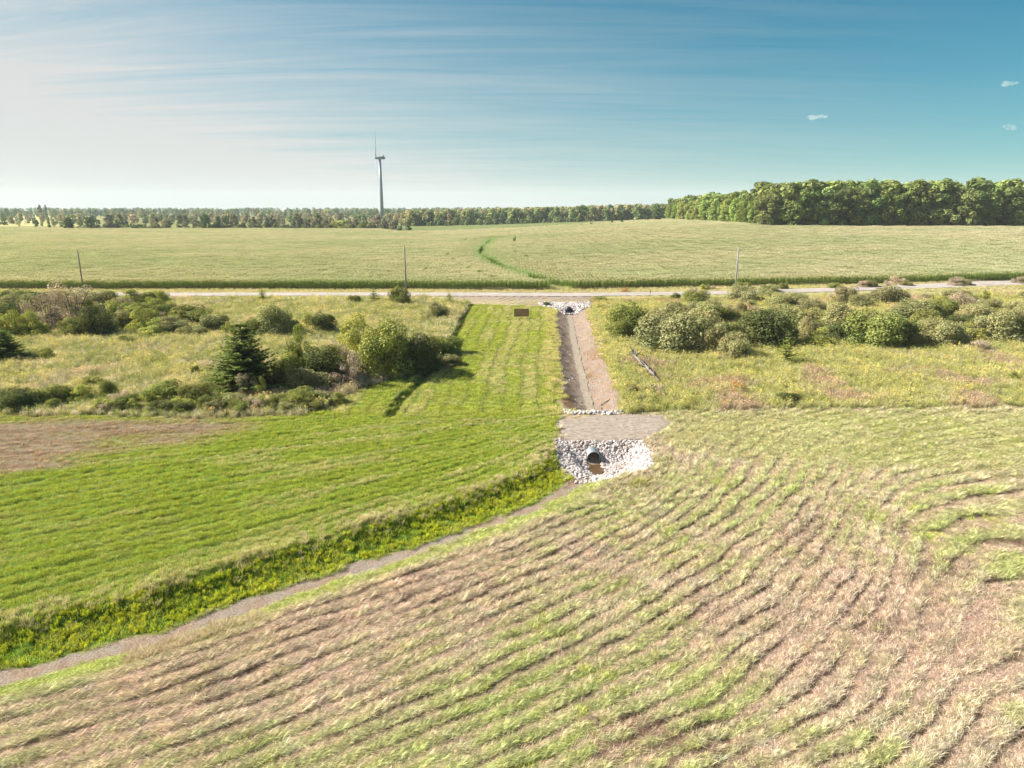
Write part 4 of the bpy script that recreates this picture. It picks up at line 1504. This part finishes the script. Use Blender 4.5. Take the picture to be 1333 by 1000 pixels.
PLANTS_R = [
    (815, 440, 46, 42, 'G', 'round green shrub nearest the ditch'),
    (806, 443, 28, 22, 'G', 'small green shrub at the foot of the one nearest the ditch'),
    (866, 461, 74, 52, 'W', 'broad grey green willow shrub at the left end of the long clump'),
    (906, 460, 60, 56, 'W', 'tall grey green willow shrub next to the broad end one'),
    (932, 463, 36, 38, 'W', 'pale upright willow shrub in front of the long clump'),
    (956, 468, 38, 30, 'W', 'low pale willow shrub standing foremost of the long clump'),
    (996, 454, 68, 50, 'D', 'big dark willow shrub in the middle of the long clump'),
    (1042, 438, 46, 38, 'W', 'grey willow shrub behind the gap of the long clump'),
    (1068, 454, 38, 22, 'Y', 'low yellow green shrub in the gap of the long clump'),
    (940, 420, 44, 20, 'W', 'grey shrub standing behind the tall willow'),
    (904, 413, 30, 18, 'W', 'small grey shrub behind the broad end willow'),
    (860, 419, 30, 20, 'W', 'small grey shrub between the ditch shrub and the road'),
    (906, 398, 28, 20, 'G', 'green shrub by the road right of the dark little one'),
    (879, 393, 13, 11, 'D', 'little dark shrub at the road edge'),
    (968, 395, 42, 20, 'W', 'grey shrub under the right utility pole'),
    (998, 390, 20, 13, 'W', 'small grey shrub right of the right utility pole'),
    (1020, 402, 46, 20, 'W', 'wide grey shrub between the road and the dark willow'),
    (1054, 408, 38, 18, 'W', 'low grey shrub behind the grey gap willow'),
    (884, 407, 20, 11, 'G', 'little green shrub among the small grey ones by the ditch'),
    (1099, 399, 28, 27, 'W', 'upright willow shrub overlapping the road'),
    (1121, 403, 26, 21, 'W', 'willow shrub right beside the one overlapping the road'),
    (1157, 399, 42, 25, 'W', 'wide willow shrub by the road with a dark right flank'),
    (1092, 443, 54, 42, 'W', 'pale willow shrub left of the biggest dark shrub'),
    (1134, 454, 68, 48, 'G', 'biggest dark green shrub of the right meadow'),
    (1168, 453, 42, 34, 'D', 'dark shaded shrub on the right flank of the biggest one'),
    (1190, 427, 62, 34, 'W', 'wide pale willow behind the biggest shrub'),
    (1204, 438, 38, 30, 'G', 'dark green shrub in the hollow right of the biggest one'),
    (1194, 454, 20, 19, 'W', 'small silvery shrub in the hollow right of the biggest one'),
    (1226, 452, 50, 36, 'W', 'round willow shrub right of the silvery one'),
    (1262, 447, 34, 22, 'Y', 'yellow green shrub between the two right willows'),
    (1268, 427, 44, 28, 'W', 'willow shrub behind the yellow green one'),
    (1298, 448, 54, 38, 'W', 'last big willow shrub before the right picture border'),
    (1330, 447, 30, 34, 'G', 'green shrub cut by the right picture border'),
    (1250, 404, 42, 17, 'B', 'brownish low shrub nearer the road on the right'),
    (1284, 406, 28, 17, 'W', 'low grey shrub right of the brownish one'),
    (1326, 412, 34, 19, 'W', 'grey shrub near the road at the right border'),
    (1224, 399, 22, 11, 'Y', 'small yellowish shrub by the road on the right'),
    (1276, 460, 32, 13, 'B', 'low brownish brush in front of the right willows'),
    (846, 515, 16, 13, 'W', 'small silvery shrub below the fallen dead trunk'),
    (854, 517, 22, 14, 'B', 'small brown bush beside the silvery one below the dead trunk'),
    (823, 514, 16, 13, 'W', 'small grey shrub at the ditch edge below the dead trunk'),
    (1167, 371, 22, 11, 'B', 'brown roadside shrub against the corn on the right'),
    (1000, 381, 24, 10, 'W', 'grey roadside shrub against the corn right of the right pole'),
    (814, 381, 12, 6, 'O', 'little rusty orange shrub on the far verge of the road'),
    (780, 396, 20, 9, 'G', 'low green shrub right of the road culvert stones'),
    (960, 513, 26, 14, 'O', 'reddish weed clump in the front part of the right meadow'),
    (1025, 528, 30, 10, 'D', 'low dark brush along the front edge of the right meadow'),
]
for q in PLANTS_L:
    plant(*q, group=G_L)
for q in PLANTS_R:
    plant(*q, group=G_R)
G_B = 'low scrub bushes'
for i in range(34):
    px = RNG.uniform(-8, 440)
    front_y = np.interp(px, [0, 120, 250, 330, 400, 440], [536, 539, 541, 540, 537, 527])
    plant(px, front_y - abs(RNG.normal(0, 5)), RNG.uniform(16, 34), RNG.uniform(9, 20), RNG.choice(list('GGYWDB')), 'low ragged bush in the dense scrub band along the front edge of the left meadow', G_B + ' along the left front edge')
for i in range(26):
    plant(RNG.uniform(-5, 240), RNG.uniform(398, 440), RNG.uniform(20, 40), RNG.uniform(14, 26), RNG.choice(list('GYYWB')), 'bush filling the thicket between the pinkish shrub mass and the road on the left', G_B + ' in the left thicket')
for i in range(16):
    px = RNG.uniform(380, 560)
    plant(px, np.interp(px, [380, 470, 560], [505, 492, 480]) + RNG.uniform(-14, 6), RNG.uniform(24, 44), RNG.uniform(20, 46), RNG.choice(list('GGDYB')), 'bush filling the tall thicket between the spruce and the mown strip', G_B + ' in the tall thicket')
for i in range(30):
    plant(RNG.uniform(850, 1345), RNG.uniform(418, 450), RNG.uniform(24, 44), RNG.uniform(16, 32), RNG.choice(list('WWWGD')), 'willow bush filling the long clump across the right meadow', G_B + ' in the long willow clump')
for i in range(22):
    plant(RNG.uniform(850, 1345), RNG.uniform(392, 416), RNG.uniform(14, 34), RNG.uniform(9, 18), RNG.choice(list('WWWYB')), 'small bush scattered between the long willow clump and the road', G_B + ' near the road on the right')
plant(322, 517, 84, 90, 'S', 'big dark green spruce standing at the edge of the left meadow')
plant(8, 474, 56, 40, 'S', 'broad dark spruce cut by the left picture border')
plant(342, 394, 17, 20, 'K', 'small conifer by the road farthest left of the roadside ones')
plant(487, 396, 18, 22, 'S', 'small pointed dark conifer beside the road left of the middle pole')
plant(585, 399, 18, 20, 'K', 'yellowish little conifer near the top of the mown strip')
plant(1022, 476, 26, 42, 'K', 'slender yellow green conifer in front of the dark willow')
plant(1318, 497, 20, 14, 'K', 'low yellow green conifer in the open right meadow')


# ---------------------------------------------------------------- broadleaf trees
def tree_mesh(rng, nl, nleaf, size, slim=1.0):
    """unit tree: 1 high; crown about 0.7 wide"""
    L_ = []
    for i in range(nl):
        a = rng.random() * 6.283
        z = rng.uniform(0.09, 0.90)
        env = 0.34 * slim * math.sqrt(max(0.02, 1 - ((z - 0.5) / 0.5) ** 2))
        r = env * math.sqrt(rng.random()) * 0.95
        q = rng.uniform(0.07, 0.13) * (0.75 + 0.25 * slim)
        L_.append(((math.cos(a) * r, math.sin(a) * r, z), (q, q, q * 0.85)))
    V, q, cl = leaf_cloud(rng, L_, nleaf, size, stretch=1.3, inner=0.15, up=0.5)
    tr = MB()
    tr.tube([(0, 0, -0.02), (0.005, 0, 0.25), (0.0, 0.01, 0.6), (0.01, 0, 0.85)], [0.022, 0.017, 0.010, 0.003], 7)
    for i in range(6):
        a, z = i * 1.05 + rng.random() * 0.5, rng.uniform(0.2, 0.5)
        tr.tube([(0, 0, z), (math.cos(a) * 0.12, math.sin(a) * 0.12, z + 0.13), (math.cos(a) * 0.24 * slim, math.sin(a) * 0.24 * slim, z + 0.24)], [0.009, 0.006, 0.002], 5)
    return V, q, cl, tr


tg = np.random.default_rng(23)
TREES, FARTREES = [], []
for i in range(7):
    V, q, cl, tr = tree_mesh(tg, 34, 5200, 0.033, (1.0, 0.8, 1.15, 0.65, 1.0, 0.9, 1.1)[i])
    TREES.append((raw_mesh('crown', V, [q], cl, False, M_LEAF), tr.mesh('trunk', M_BARK, True)))
V5 = []
for i in range(5):
    V, q, cl, tr = tree_mesh(tg, 26, 1100, 0.07, (1.0, 0.7, 1.2, 0.55, 0.9)[i])
    V5.append(raw_mesh('far_tree', V, [q], cl, False, M_LEAF_FAR))
    FARTREES.append(raw_mesh('far_tree_leaf', V, [q], cl, False, M_LEAF))
_a, _b = conifer_mb(tg, 12, 6, taper=0.24)
V5.append(_a.mesh('far_conifer', M_LEAF_FAR))
source('far_tree', V5)


def tree(x, y, h, tone, label, group, name='broadleaf_tree', full=True, wide=1.0):
    z = float(macro(x, y))
    s = (h * wide * RNG.uniform(0.92, 1.1), h * wide * RNG.uniform(0.92, 1.1), h)
    c = np.array(tone) * (1 + RNG.normal(0, 0.16)) * (1 + RNG.normal(0, 0.06, 3))
    if full:
        r = empty(name, (x, y, z - 0.1))
        cr, tr = pick(TREES, 'tree')
        for nm, me in (('crown', cr), ('trunk', tr)):
            o = link(nm, me, r)
            o.scale = s
            o.color = (*c, 1)
    else:
        r = link(name, pick(FARTREES, 'ft'), None, (x, y, z - 0.1))
        r.scale = s
        r.color = (*c, 1)
    r.rotation_euler.z = RNG.random() * 6.28
    return tag(r, label, 'tree', group)


# the dense wood on the right
def along_line(pts, step):
    out, carry = [], 0.0
    for (x0, y0), (x1, y1) in zip(pts[:-1], pts[1:]):
        L_ = math.hypot(x1 - x0, y1 - y0)
        s = carry
        while s < L_:
            out.append((x0 + (x1 - x0) * s / L_, y0 + (y1 - y0) * s / L_))
            s += step
        carry = s - L_
    return out


ORD = 'first second third fourth fifth sixth seventh eighth ninth tenth eleventh twelfth thirteenth fourteenth fifteenth sixteenth seventeenth eighteenth nineteenth twentieth'.split()
G_W = 'broadleaf trees of the dense wood beyond the corn'
front = along_line(WOOD_EDGE[3:], 7.6)
flank = along_line(WOOD_EDGE[3::-1], 9.0)
for k, (x, y) in enumerate(front):
    if not in_view(np.array([x]), np.array([y]), 14)[0]:
        continue
    hgt = RNG.uniform(19, 23) + k * 0.12 if k > 1 else 18.5
    lab = 'tree in the front row of the dense wood, %s from its left front corner' % ORD[k] if k < 20 else 'tree in the front row of the dense wood close to the right border'
    tree(x + RNG.normal(0, 1.2), y + 4 + RNG.normal(0, 1.6), hgt, (0.20, 0.255, 0.085), lab, G_W, wide=1.05)
for k, (x, y) in enumerate(flank[1:]):
    hgt = RNG.uniform(14, 18)
    lab = 'tree on the receding left flank of the dense wood, %s back from its front corner' % ORD[k] if k < 20 else 'small tree at the far tip of the left flank of the dense wood'
    tree(x + RNG.normal(0, 1.5) + 2, y + RNG.normal(0, 1.5) + 2, hgt, (0.27, 0.32, 0.085), lab, G_W, wide=1.0)
for rrow in range(1, 6):
    for (x, y) in along_line([(p[0] + (3 if i < 1 else 0) + rrow * 2, p[1] + rrow * 8.5) for i, p in enumerate(WOOD_EDGE[3:])], 8.5):
        if in_view(np.array([x]), np.array([y]), 14)[0]:
            tree(x + RNG.normal(0, 2), y + RNG.normal(0, 2), RNG.uniform(21.5, 26) + x * 0.006, (0.225, 0.275, 0.085), 'tree within the dense wood showing only its top behind the front row', G_W, full=False, wide=1.0)
for rrow in range(1, 4):
    for (x, y) in along_line([(p[0] + rrow * 9, p[1] + rrow * 4) for p in WOOD_EDGE[3::-1]], 10.5)[1:]:
        tree(x + RNG.normal(0, 2), y + RNG.normal(0, 2), RNG.uniform(19, 23.5), (0.225, 0.275, 0.085), 'tree within the dense wood showing only its top behind the left flank', G_W, full=False)

# hedgerow beyond the left part of the corn
G_H = 'trees and bushes of the far hedgerow left of the turbine'
KINDH = {'b': ((0.34, 0.30, 0.21), 'thinning brown tree in the far hedgerow beyond the corn'), 'g': ((0.14, 0.18, 0.07), 'dark green tree in the far hedgerow beyond the corn'),
         'y': ((0.27, 0.29, 0.09), 'low yellow green bush in front of the far hedgerow'), 'w': ((0.27, 0.28, 0.16), 'pale greyish tree in the far hedgerow beyond the corn')}
for i in range(95):
    px = RNG.uniform(120, 532)
    Yd = RNG.uniform(655, 740)
    k = RNG.choice(list('bbggyyww'))
    hgt = {'b': 11, 'g': 10, 'y': 5, 'w': 12}[k] * RNG.uniform(0.5, 1.35)
    if k == 'y':
        Yd = RNG.uniform(645, 660)
    x, y, _ = at_dist(px, 297, Yd)
    tree(x, y, hgt, KINDH[k][0], KINDH[k][1], G_H, full=False, wide=1.3 if k == 'y' else 0.85, name='hedgerow_tree')
for px, w, h, tone, lab in ((90, 22, 16, 'g', 'dark rounded tree standing alone at the left end of the far hedgerow'), (118, 14, 17, 'g', 'slim dark tree between the lone rounded one and the pale tall one'), (142, 24, 21, 'w', 'pale tall spreading tree rising over the left end of the far hedgerow'), (268, 16, 20, 'g', 'dark tree rising out of the brown part of the far hedgerow'), (443, 30, 13, 'y', 'bright yellow green round bush at the right end of the far hedgerow')):
    x, y, _ = at_dist(px, 297, 642)
    tree(x, y, h * 0.76, tuple(np.array(KINDH[tone][0]) * (1.25 if 'bright' in lab else 1)), lab, None, full=False, wide=w / h * 0.9 / 0.7 * 0.8, name='broadleaf_tree')
for i in range(90):
    px = RNG.uniform(95, 532)
    x, y, _ = at_dist(px, 297, RNG.uniform(640, 655))
    k = RNG.choice(list('gyw'))
    tree(x, y, RNG.uniform(3, 6.5), KINDH[k][0], 'low bush filling the foot of the far hedgerow beyond the corn', G_H, full=False, wide=RNG.uniform(1.5, 2.2), name='hedgerow_bush')
for i in range(18):
    px = RNG.uniform(870, 1340)
    plant(px, np.interp(px, [870, 1000, 1333], [377, 375.5, 369.5]) + RNG.uniform(-0.5, 2.5), RNG.uniform(9, 24), RNG.uniform(5, 9), RNG.choice(list('BWYG')), 'small ragged bush on the far verge of the road against the corn', 'verge bushes along the corn')
for i in range(60):
    px = RNG.uniform(330, 530)
    x, y, _ = at_dist(px, 297, RNG.uniform(650, 720))
    tree(x, y, 9 * RNG.uniform(0.7, 1.3), KINDH['b'][0], KINDH['b'][1], G_H, full=False, wide=0.8, name='hedgerow_tree')
for px, py, Yd, h, lab in ((757, 291, 560, 3.2, 'first little conifer from the turbine side in the open field'), (770, 291, 560, 3.5, 'second little conifer from the turbine side in the open field'), (797, 291, 575, 4.5, 'pair mate conifer on the left of the two standing before the wood'), (809, 291, 585, 4.2, 'pair mate conifer on the right of the two standing before the wood'),
                           (842, 289, 640, 6, 'low dark bush at the far tip of the dense wood'), (856, 289, 650, 9, 'dark tree just off the far tip of the dense wood')):
    x, y, _ = at_dist(px, py, Yd)
    tree(x, y, h, (0.07, 0.09, 0.04), lab, None, full=False, wide=1.1, name='broadleaf_tree' if 'conifer' not in lab else 'conifer_tree')
for px, Yd, h, lab in ((53, 1500, 27, 'left one of two dark round topped trees poking above the far left skyline'), (61, 1500, 29, 'right one of two dark round topped trees poking above the far left skyline')):
    x, y, _ = at_dist(px, 280, Yd)
    tree(x, y, h, (0.04, 0.055, 0.04), lab, None, full=False, wide=0.4, name='broadleaf_tree')

# far-off woods reading as one mass
pos, scl, tin = [], [], []


def far_band(px0, px1, d0, d1, n, h0, h1, cols):
    for _ in range(n):
        px, Yd = RNG.uniform(px0, px1), RNG.uniform(d0, d1)
        x, y, _ = at_dist(px, 280, Yd)
        h = RNG.uniform(h0, h1)
        pos.append((x, y, float(macro(x, y)) - 0.5))
        wd = h * RNG.uniform(0.8, 1.2)
        scl.append((wd, wd, h))
        tin.append(np.array(cols[RNG.integers(len(cols))]) * RNG.uniform(1.0, 2.0))


gcol = [(0.14, 0.19, 0.08), (0.19, 0.22, 0.09), (0.10, 0.15, 0.08), (0.27, 0.25, 0.14)]
bcol = [(0.30, 0.25, 0.17), (0.18, 0.21, 0.10), (0.33, 0.27, 0.20), (0.14, 0.18, 0.09)]
far_band(525, 870, 800, 1050, 900, 12, 19, gcol + bcol[:2])
far_band(535, 760, 780, 800, 60, 4, 8, gcol[:3])
far_band(-250, 540, 900, 1300, 420, 6, 14, bcol)
far_band(-300, 900, 1500, 2200, 1100, 12, 20, gcol)
far_band(-400, 1000, 2600, 4200, 1300, 16, 24, gcol[:3])
far_band(-150, 110, 760, 900, 60, 5, 10, gcol)
n = len(pos)
scatter('distant_woods', 'far_tree', np.array(pos), RNG.random(n) * 6.28, np.array(scl), np.array(tin), 'low dark woods along the whole horizon', 'woods')

# ---------------------------------------------------------------- wind turbine
hx, hy, hz_ = at_dist(494.2, 206, 1000)
turb = empty('wind_turbine', (hx, hy, 0))
tag(turb, 'tall slender wind turbine rising above the far hedgerow', 'wind turbine')
mb = MB()
mb.tube([(0, 0, -1), (0, 0, hz_ * 0.5), (0, 0, hz_ - 1.5)], [2.6, 2.2, 1.7], 20)
mb.obj('tower', M_TURB, turb, True)
yaw = math.radians(14)
ax_ = np.array([-math.cos(yaw), -math.sin(yaw), 0])        # rotor faces left of the photo
ux = np.array([-math.sin(yaw), math.cos(yaw), 0])
mb = MB()
prof = [(-7.5, 1.2), (-6.5, 1.9), (-2, 2.1), (2.5, 2.0), (3.6, 1.5)]
mb.tube([ax_ * s + [0, 0, hz_ + 0.4] for s, r in prof], [r for s, r in prof], 12)
mb.box(4.2, 5.8, -0.8, 0.8, hz_ + 2.0, hz_ + 4.2)
mb.obj('nacelle', M_TURB, turb, True)
hub = ax_ * 5.2 + np.array([0, 0, hz_ + 0.4])
mb = MB()
mb.tube([hub - ax_ * 1.5, hub, hub + ax_ * 1.2, hub + ax_ * 2.2], [1.5, 1.7, 1.2, 0.2], 14)
mb.obj('rotor_hub', M_TURB, turb, True)
for phi in (330, 90, 210):
    a = math.radians(phi)
    d = math.cos(a) * np.array([0, 0, 1.0]) + math.sin(a) * ux
    ch = np.cross(d, ax_)
    rows = []
    for f, w, tk in ((0.02, 1.4, 1.3), (0.08, 1.8, 1.1), (0.2, 3.6, 0.8), (0.45, 2.6, 0.5), (0.75, 1.6, 0.3), (0.95, 0.9, 0.15), (1.0, 0.2, 0.05)):
        tw = math.radians(16 * (1 - f))
        cdir = ch * math.cos(tw) + ax_ * math.sin(tw)
        ndir = np.cross(d, cdir)
        cpt = hub + d * (f * 43)
        rows.append([cpt + cdir * w * 0.5 * math.cos(q) + cdir * w * 0.15 + ndir * tk * 0.5 * math.sin(q) for q in np.arange(10) * 0.6283])
    V = np.array(rows).reshape(-1, 3)
    qd = [(i * 10 + k, i * 10 + (k + 1) % 10, (i + 1) * 10 + (k + 1) % 10, (i + 1) * 10 + k) for i in range(6) for k in range(10)]
    mb = MB()
    mb.add(V, qd)
    mb.obj('blade', M_TURB, turb, True)

# ---------------------------------------------------------------- poles, posts, sign board
for px, py, top, lab in ((108.5, 377, 330, 'weathered wooden utility pole at the corn edge above the left shrubs'), (529, 391, 326, 'weathered wooden utility pole beside the road and the small bushy tree'), (957, 379, 325, 'pale grey wooden utility pole on the far verge above the right meadow')):
    x, y, z = place_px(px, py)
    H = px_size(y, z, py - top) * 1.04
    r = empty('utility_pole', (x, y, z))
    tag(r, lab, 'utility pole', 'utility poles along the gravel road')
    mb = MB()
    mb.tube([(0, 0, -0.3), (0, 0, H * 0.5), (0, 0, H)], [0.20, 0.175, 0.14], 10)
    mb.obj('shaft', M_POST if 'pale' in lab else M_POLE, r, True)
    mb = MB()
    mb.tube([(0, 0, H), (0, 0, H + 0.25)], [0.04, 0.04], 6)
    mb.tube([(0, 0, H + 0.25), (0, 0, H + 0.32), (0, 0, H + 0.45)], [0.10, 0.12, 0.05], 8)
    mb.obj('insulator', M_POLE, r, True)
x, y, z = place_px(846, 391)
mb = MB()
mb.tube([(0, 0, -0.2), (0, 0, 2.3)], [0.06, 0.055], 8)
mb.box(-0.10, 0.10, -0.09, -0.065, 1.7, 2.25)
tag(mb.obj('marker_post', M_POST, None, False, (x, y, z)), 'thin grey marker post beside the road right of the culvert', 'post')

x, y, z = place_px(679, 416)
r = empty('sign_board', (x, y, z))
tag(r, 'bare brown wooden board on short posts at the top of the mown strip', 'sign board')
mb = MB()
mb.box(-1.38, 1.38, -0.03, 0.03, 0.55, 2.0)
mb.box(-1.38, 1.38, -0.07, -0.032, 1.9, 1.985)
mb.box(-1.38, 1.38, -0.07, -0.032, 0.565, 0.65)
mb.obj('board', M_BOARD, r)
for sx in (-1.0, 1.0):
    mb = MB()
    mb.box(sx - 0.05, sx + 0.05, 0.032, 0.13, -0.3, 1.95)
    mb.obj('post', M_POLE, r)
r.rotation_euler.z = math.radians(4)
# thin stake in the mown strip
x, y, z = place_px(642, 475)
mb = MB()
mb.tube([(0, 0, -0.1), (0.02, 0, 0.8)], [0.05, 0.04], 6)
tag(mb.obj('wooden_stake', M_POLE, None, False, (x, y, z)), 'short wooden stake standing in the middle of the mown strip', 'stake')


# ---------------------------------------------------------------- culverts
def pipe(mb, p0, d, L_, R, thick, corr, n=28):
    d = np.array(d) / np.linalg.norm(d)
    m = int(L_ / 0.034)
    pts, rad = [], []
    for i in range(m + 1):
        pts.append(np.array(p0) + d * (L_ * i / m))
        rad.append(R + corr * math.cos(i * 1.57))
    mb.tube(pts, rad, n, cap=False)
    k0 = mb.n
    mb.tube(pts, [r - thick for r in rad], n, cap=False)
    # rim
    V = np.concatenate([mb.v[-2][:n], mb.v[-1][:n]])
    mb.add(V, [(k, (k + 1) % n, n + (k + 1) % n, n + k) for k in range(n)])


cul = empty('steel_culvert', (7.05, 56.2, -1.48))
tag(cul, 'corrugated steel culvert pipe jutting out of the pale stone slope', 'culvert pipe')
mb = MB()
pipe(mb, (0, 0, 0.58), (0, 1, 0.02), 9.0, 0.56, 0.012, 0.010)
mb.obj('pipe', M_STEEL, cul, True)
d0 = DITCH[0]
rc = empty('road_culvert', (d0[0] - 0.1, 139.4, -1.28))
tag(rc, 'black plastic culvert mouth under the gravel road', 'culvert pipe')
mb = MB()
pipe(mb, (0, 0, 0.78), (0.08, 1, 0.0), 7, 0.72, 0.06, 0.018)
mb.obj('pipe', M_PLASTIC, rc, True)

# ---------------------------------------------------------------- dead wood
p0, p1 = place_px(823, 473), place_px(858, 503)
r = empty('dead_trunk', (p1[0], p1[1], p1[2]))
tag(r, 'bleached fallen dead tree trunk lying in the meadow right of the ditch', 'dead tree')
mb = MB()
dv = np.array(p0) - np.array(p1)
L_ = np.linalg.norm(dv)
dn = dv / L_
pt = [dn * L_ * f + np.array([0.12 * math.sin(f * 5), 0, 0.55 + 0.9 * f]) for f in (0, 0.25, 0.5, 0.75, 1.0)]
mb.tube(pt, [0.09, 0.15, 0.19, 0.16, 0.07], 8)
mb.obj('trunk', M_DEAD, r, True)
for i in range(16):
    f = RNG.uniform(0.1, 0.95)
    b = dn * L_ * f + np.array([0, 0, 0.55 + 0.9 * f])
    e = dn * 0.6 + RNG.normal(0, 0.75, 3) + np.array([0, 0, 0.45])
    e = e / np.linalg.norm(e) * RNG.uniform(0.9, 2.3)
    mb = MB()
    mb.tube([b, b + e * 0.5 + RNG.normal(0, 0.1, 3), b + e + RNG.normal(0, 0.2, 3)], [0.085, 0.055, 0.02], 6)
    mb.obj('branch', M_DEAD, r, True)
a, b = np.array(place_px(782, 528)), np.array(place_px(794, 521))
mb = MB()
mb.tube([np.zeros(3), (b - a) * 0.5 + [0, 0, 0.02], b - a], [0.07, 0.06, 0.04], 7)
tag(mb.obj('fallen_log', M_POLE, None, True, tuple(a + [0, 0, 0.08])), 'dark thin log lying across the ditch bank near the crossing', 'log')

# ---------------------------------------------------------------- small clouds high in the clear part of the sky
mc, ct, CL = new_mat('cloud_vapour')
vol = _node(ct, 'ShaderNodeVolumePrincipled')
vol.inputs['Color'].default_value = (1, 1, 1, 1)
vol.inputs['Density'].default_value = 0.008
vol.inputs['Anisotropy'].default_value = 0.2
co = _node(ct, 'ShaderNodeOutputMaterial')
CL.new(vol.outputs[0], co.inputs['Volume'])
import bmesh
for px, py, w, h, lab in ((1064, 153, 21, 8, 'small white puffy cloud left of the other two'), (1314, 109, 21, 8, 'upper small white cloud near the right border'), (1314, 166, 14, 9, 'lower small white cloud near the right border')):
    x, y, z = at_dist(px, py, 5000)
    s = (y * CP) / FPX
    bm = bmesh.new()
    for i in range(9):
        q = (RNG.uniform(-0.38, 0.38) * w * s, RNG.uniform(-0.3, 0.3) * w * s, RNG.uniform(-0.2, 0.25) * h * s + 0.25 * px * 0)
        rr = RNG.uniform(0.16, 0.30) * w * s * 0.8
        g = bmesh.ops.create_icosphere(bm, subdivisions=3, radius=rr, matrix=Matrix.Translation(q) @ Matrix.Diagonal((1, 1, h / w * 1.3, 1)))
        for v in g['verts']:
            f = 1 + 0.5 * (float(fbm(v.co.x / rr * 1.5 + i, v.co.z / rr * 1.5 + v.co.y / rr, 5 + i, 3)) - 0.5)
            v.co = Vector(q) + (v.co - Vector(q)) * f
    me = bpy.data.meshes.new('cloud')
    bm.to_mesh(me)
    bm.free()
    me.materials.append(mc)
    tag(link('cloud', me, None, (x, y, z)), lab, 'cloud')

# ---------------------------------------------------------------- the air
mh_, ht, HL = new_mat('air')
hv = _node(ht, 'ShaderNodeVolumePrincipled')
hv.inputs['Color'].default_value = (0.82, 0.92, 1.0, 1)
hv.inputs['Density'].default_value = 0.00009
hv.inputs['Anisotropy'].default_value = 0.0
ho = _node(ht, 'ShaderNodeOutputMaterial')
HL.new(hv.outputs[0], ho.inputs['Volume'])
mb = MB()
mb.box(-6700, 6700, -700, 6900, -4, 165)
tag(mb.obj('haze', mh_), 'thin pale blue haze in the air over the land', 'haze', kind='stuff')
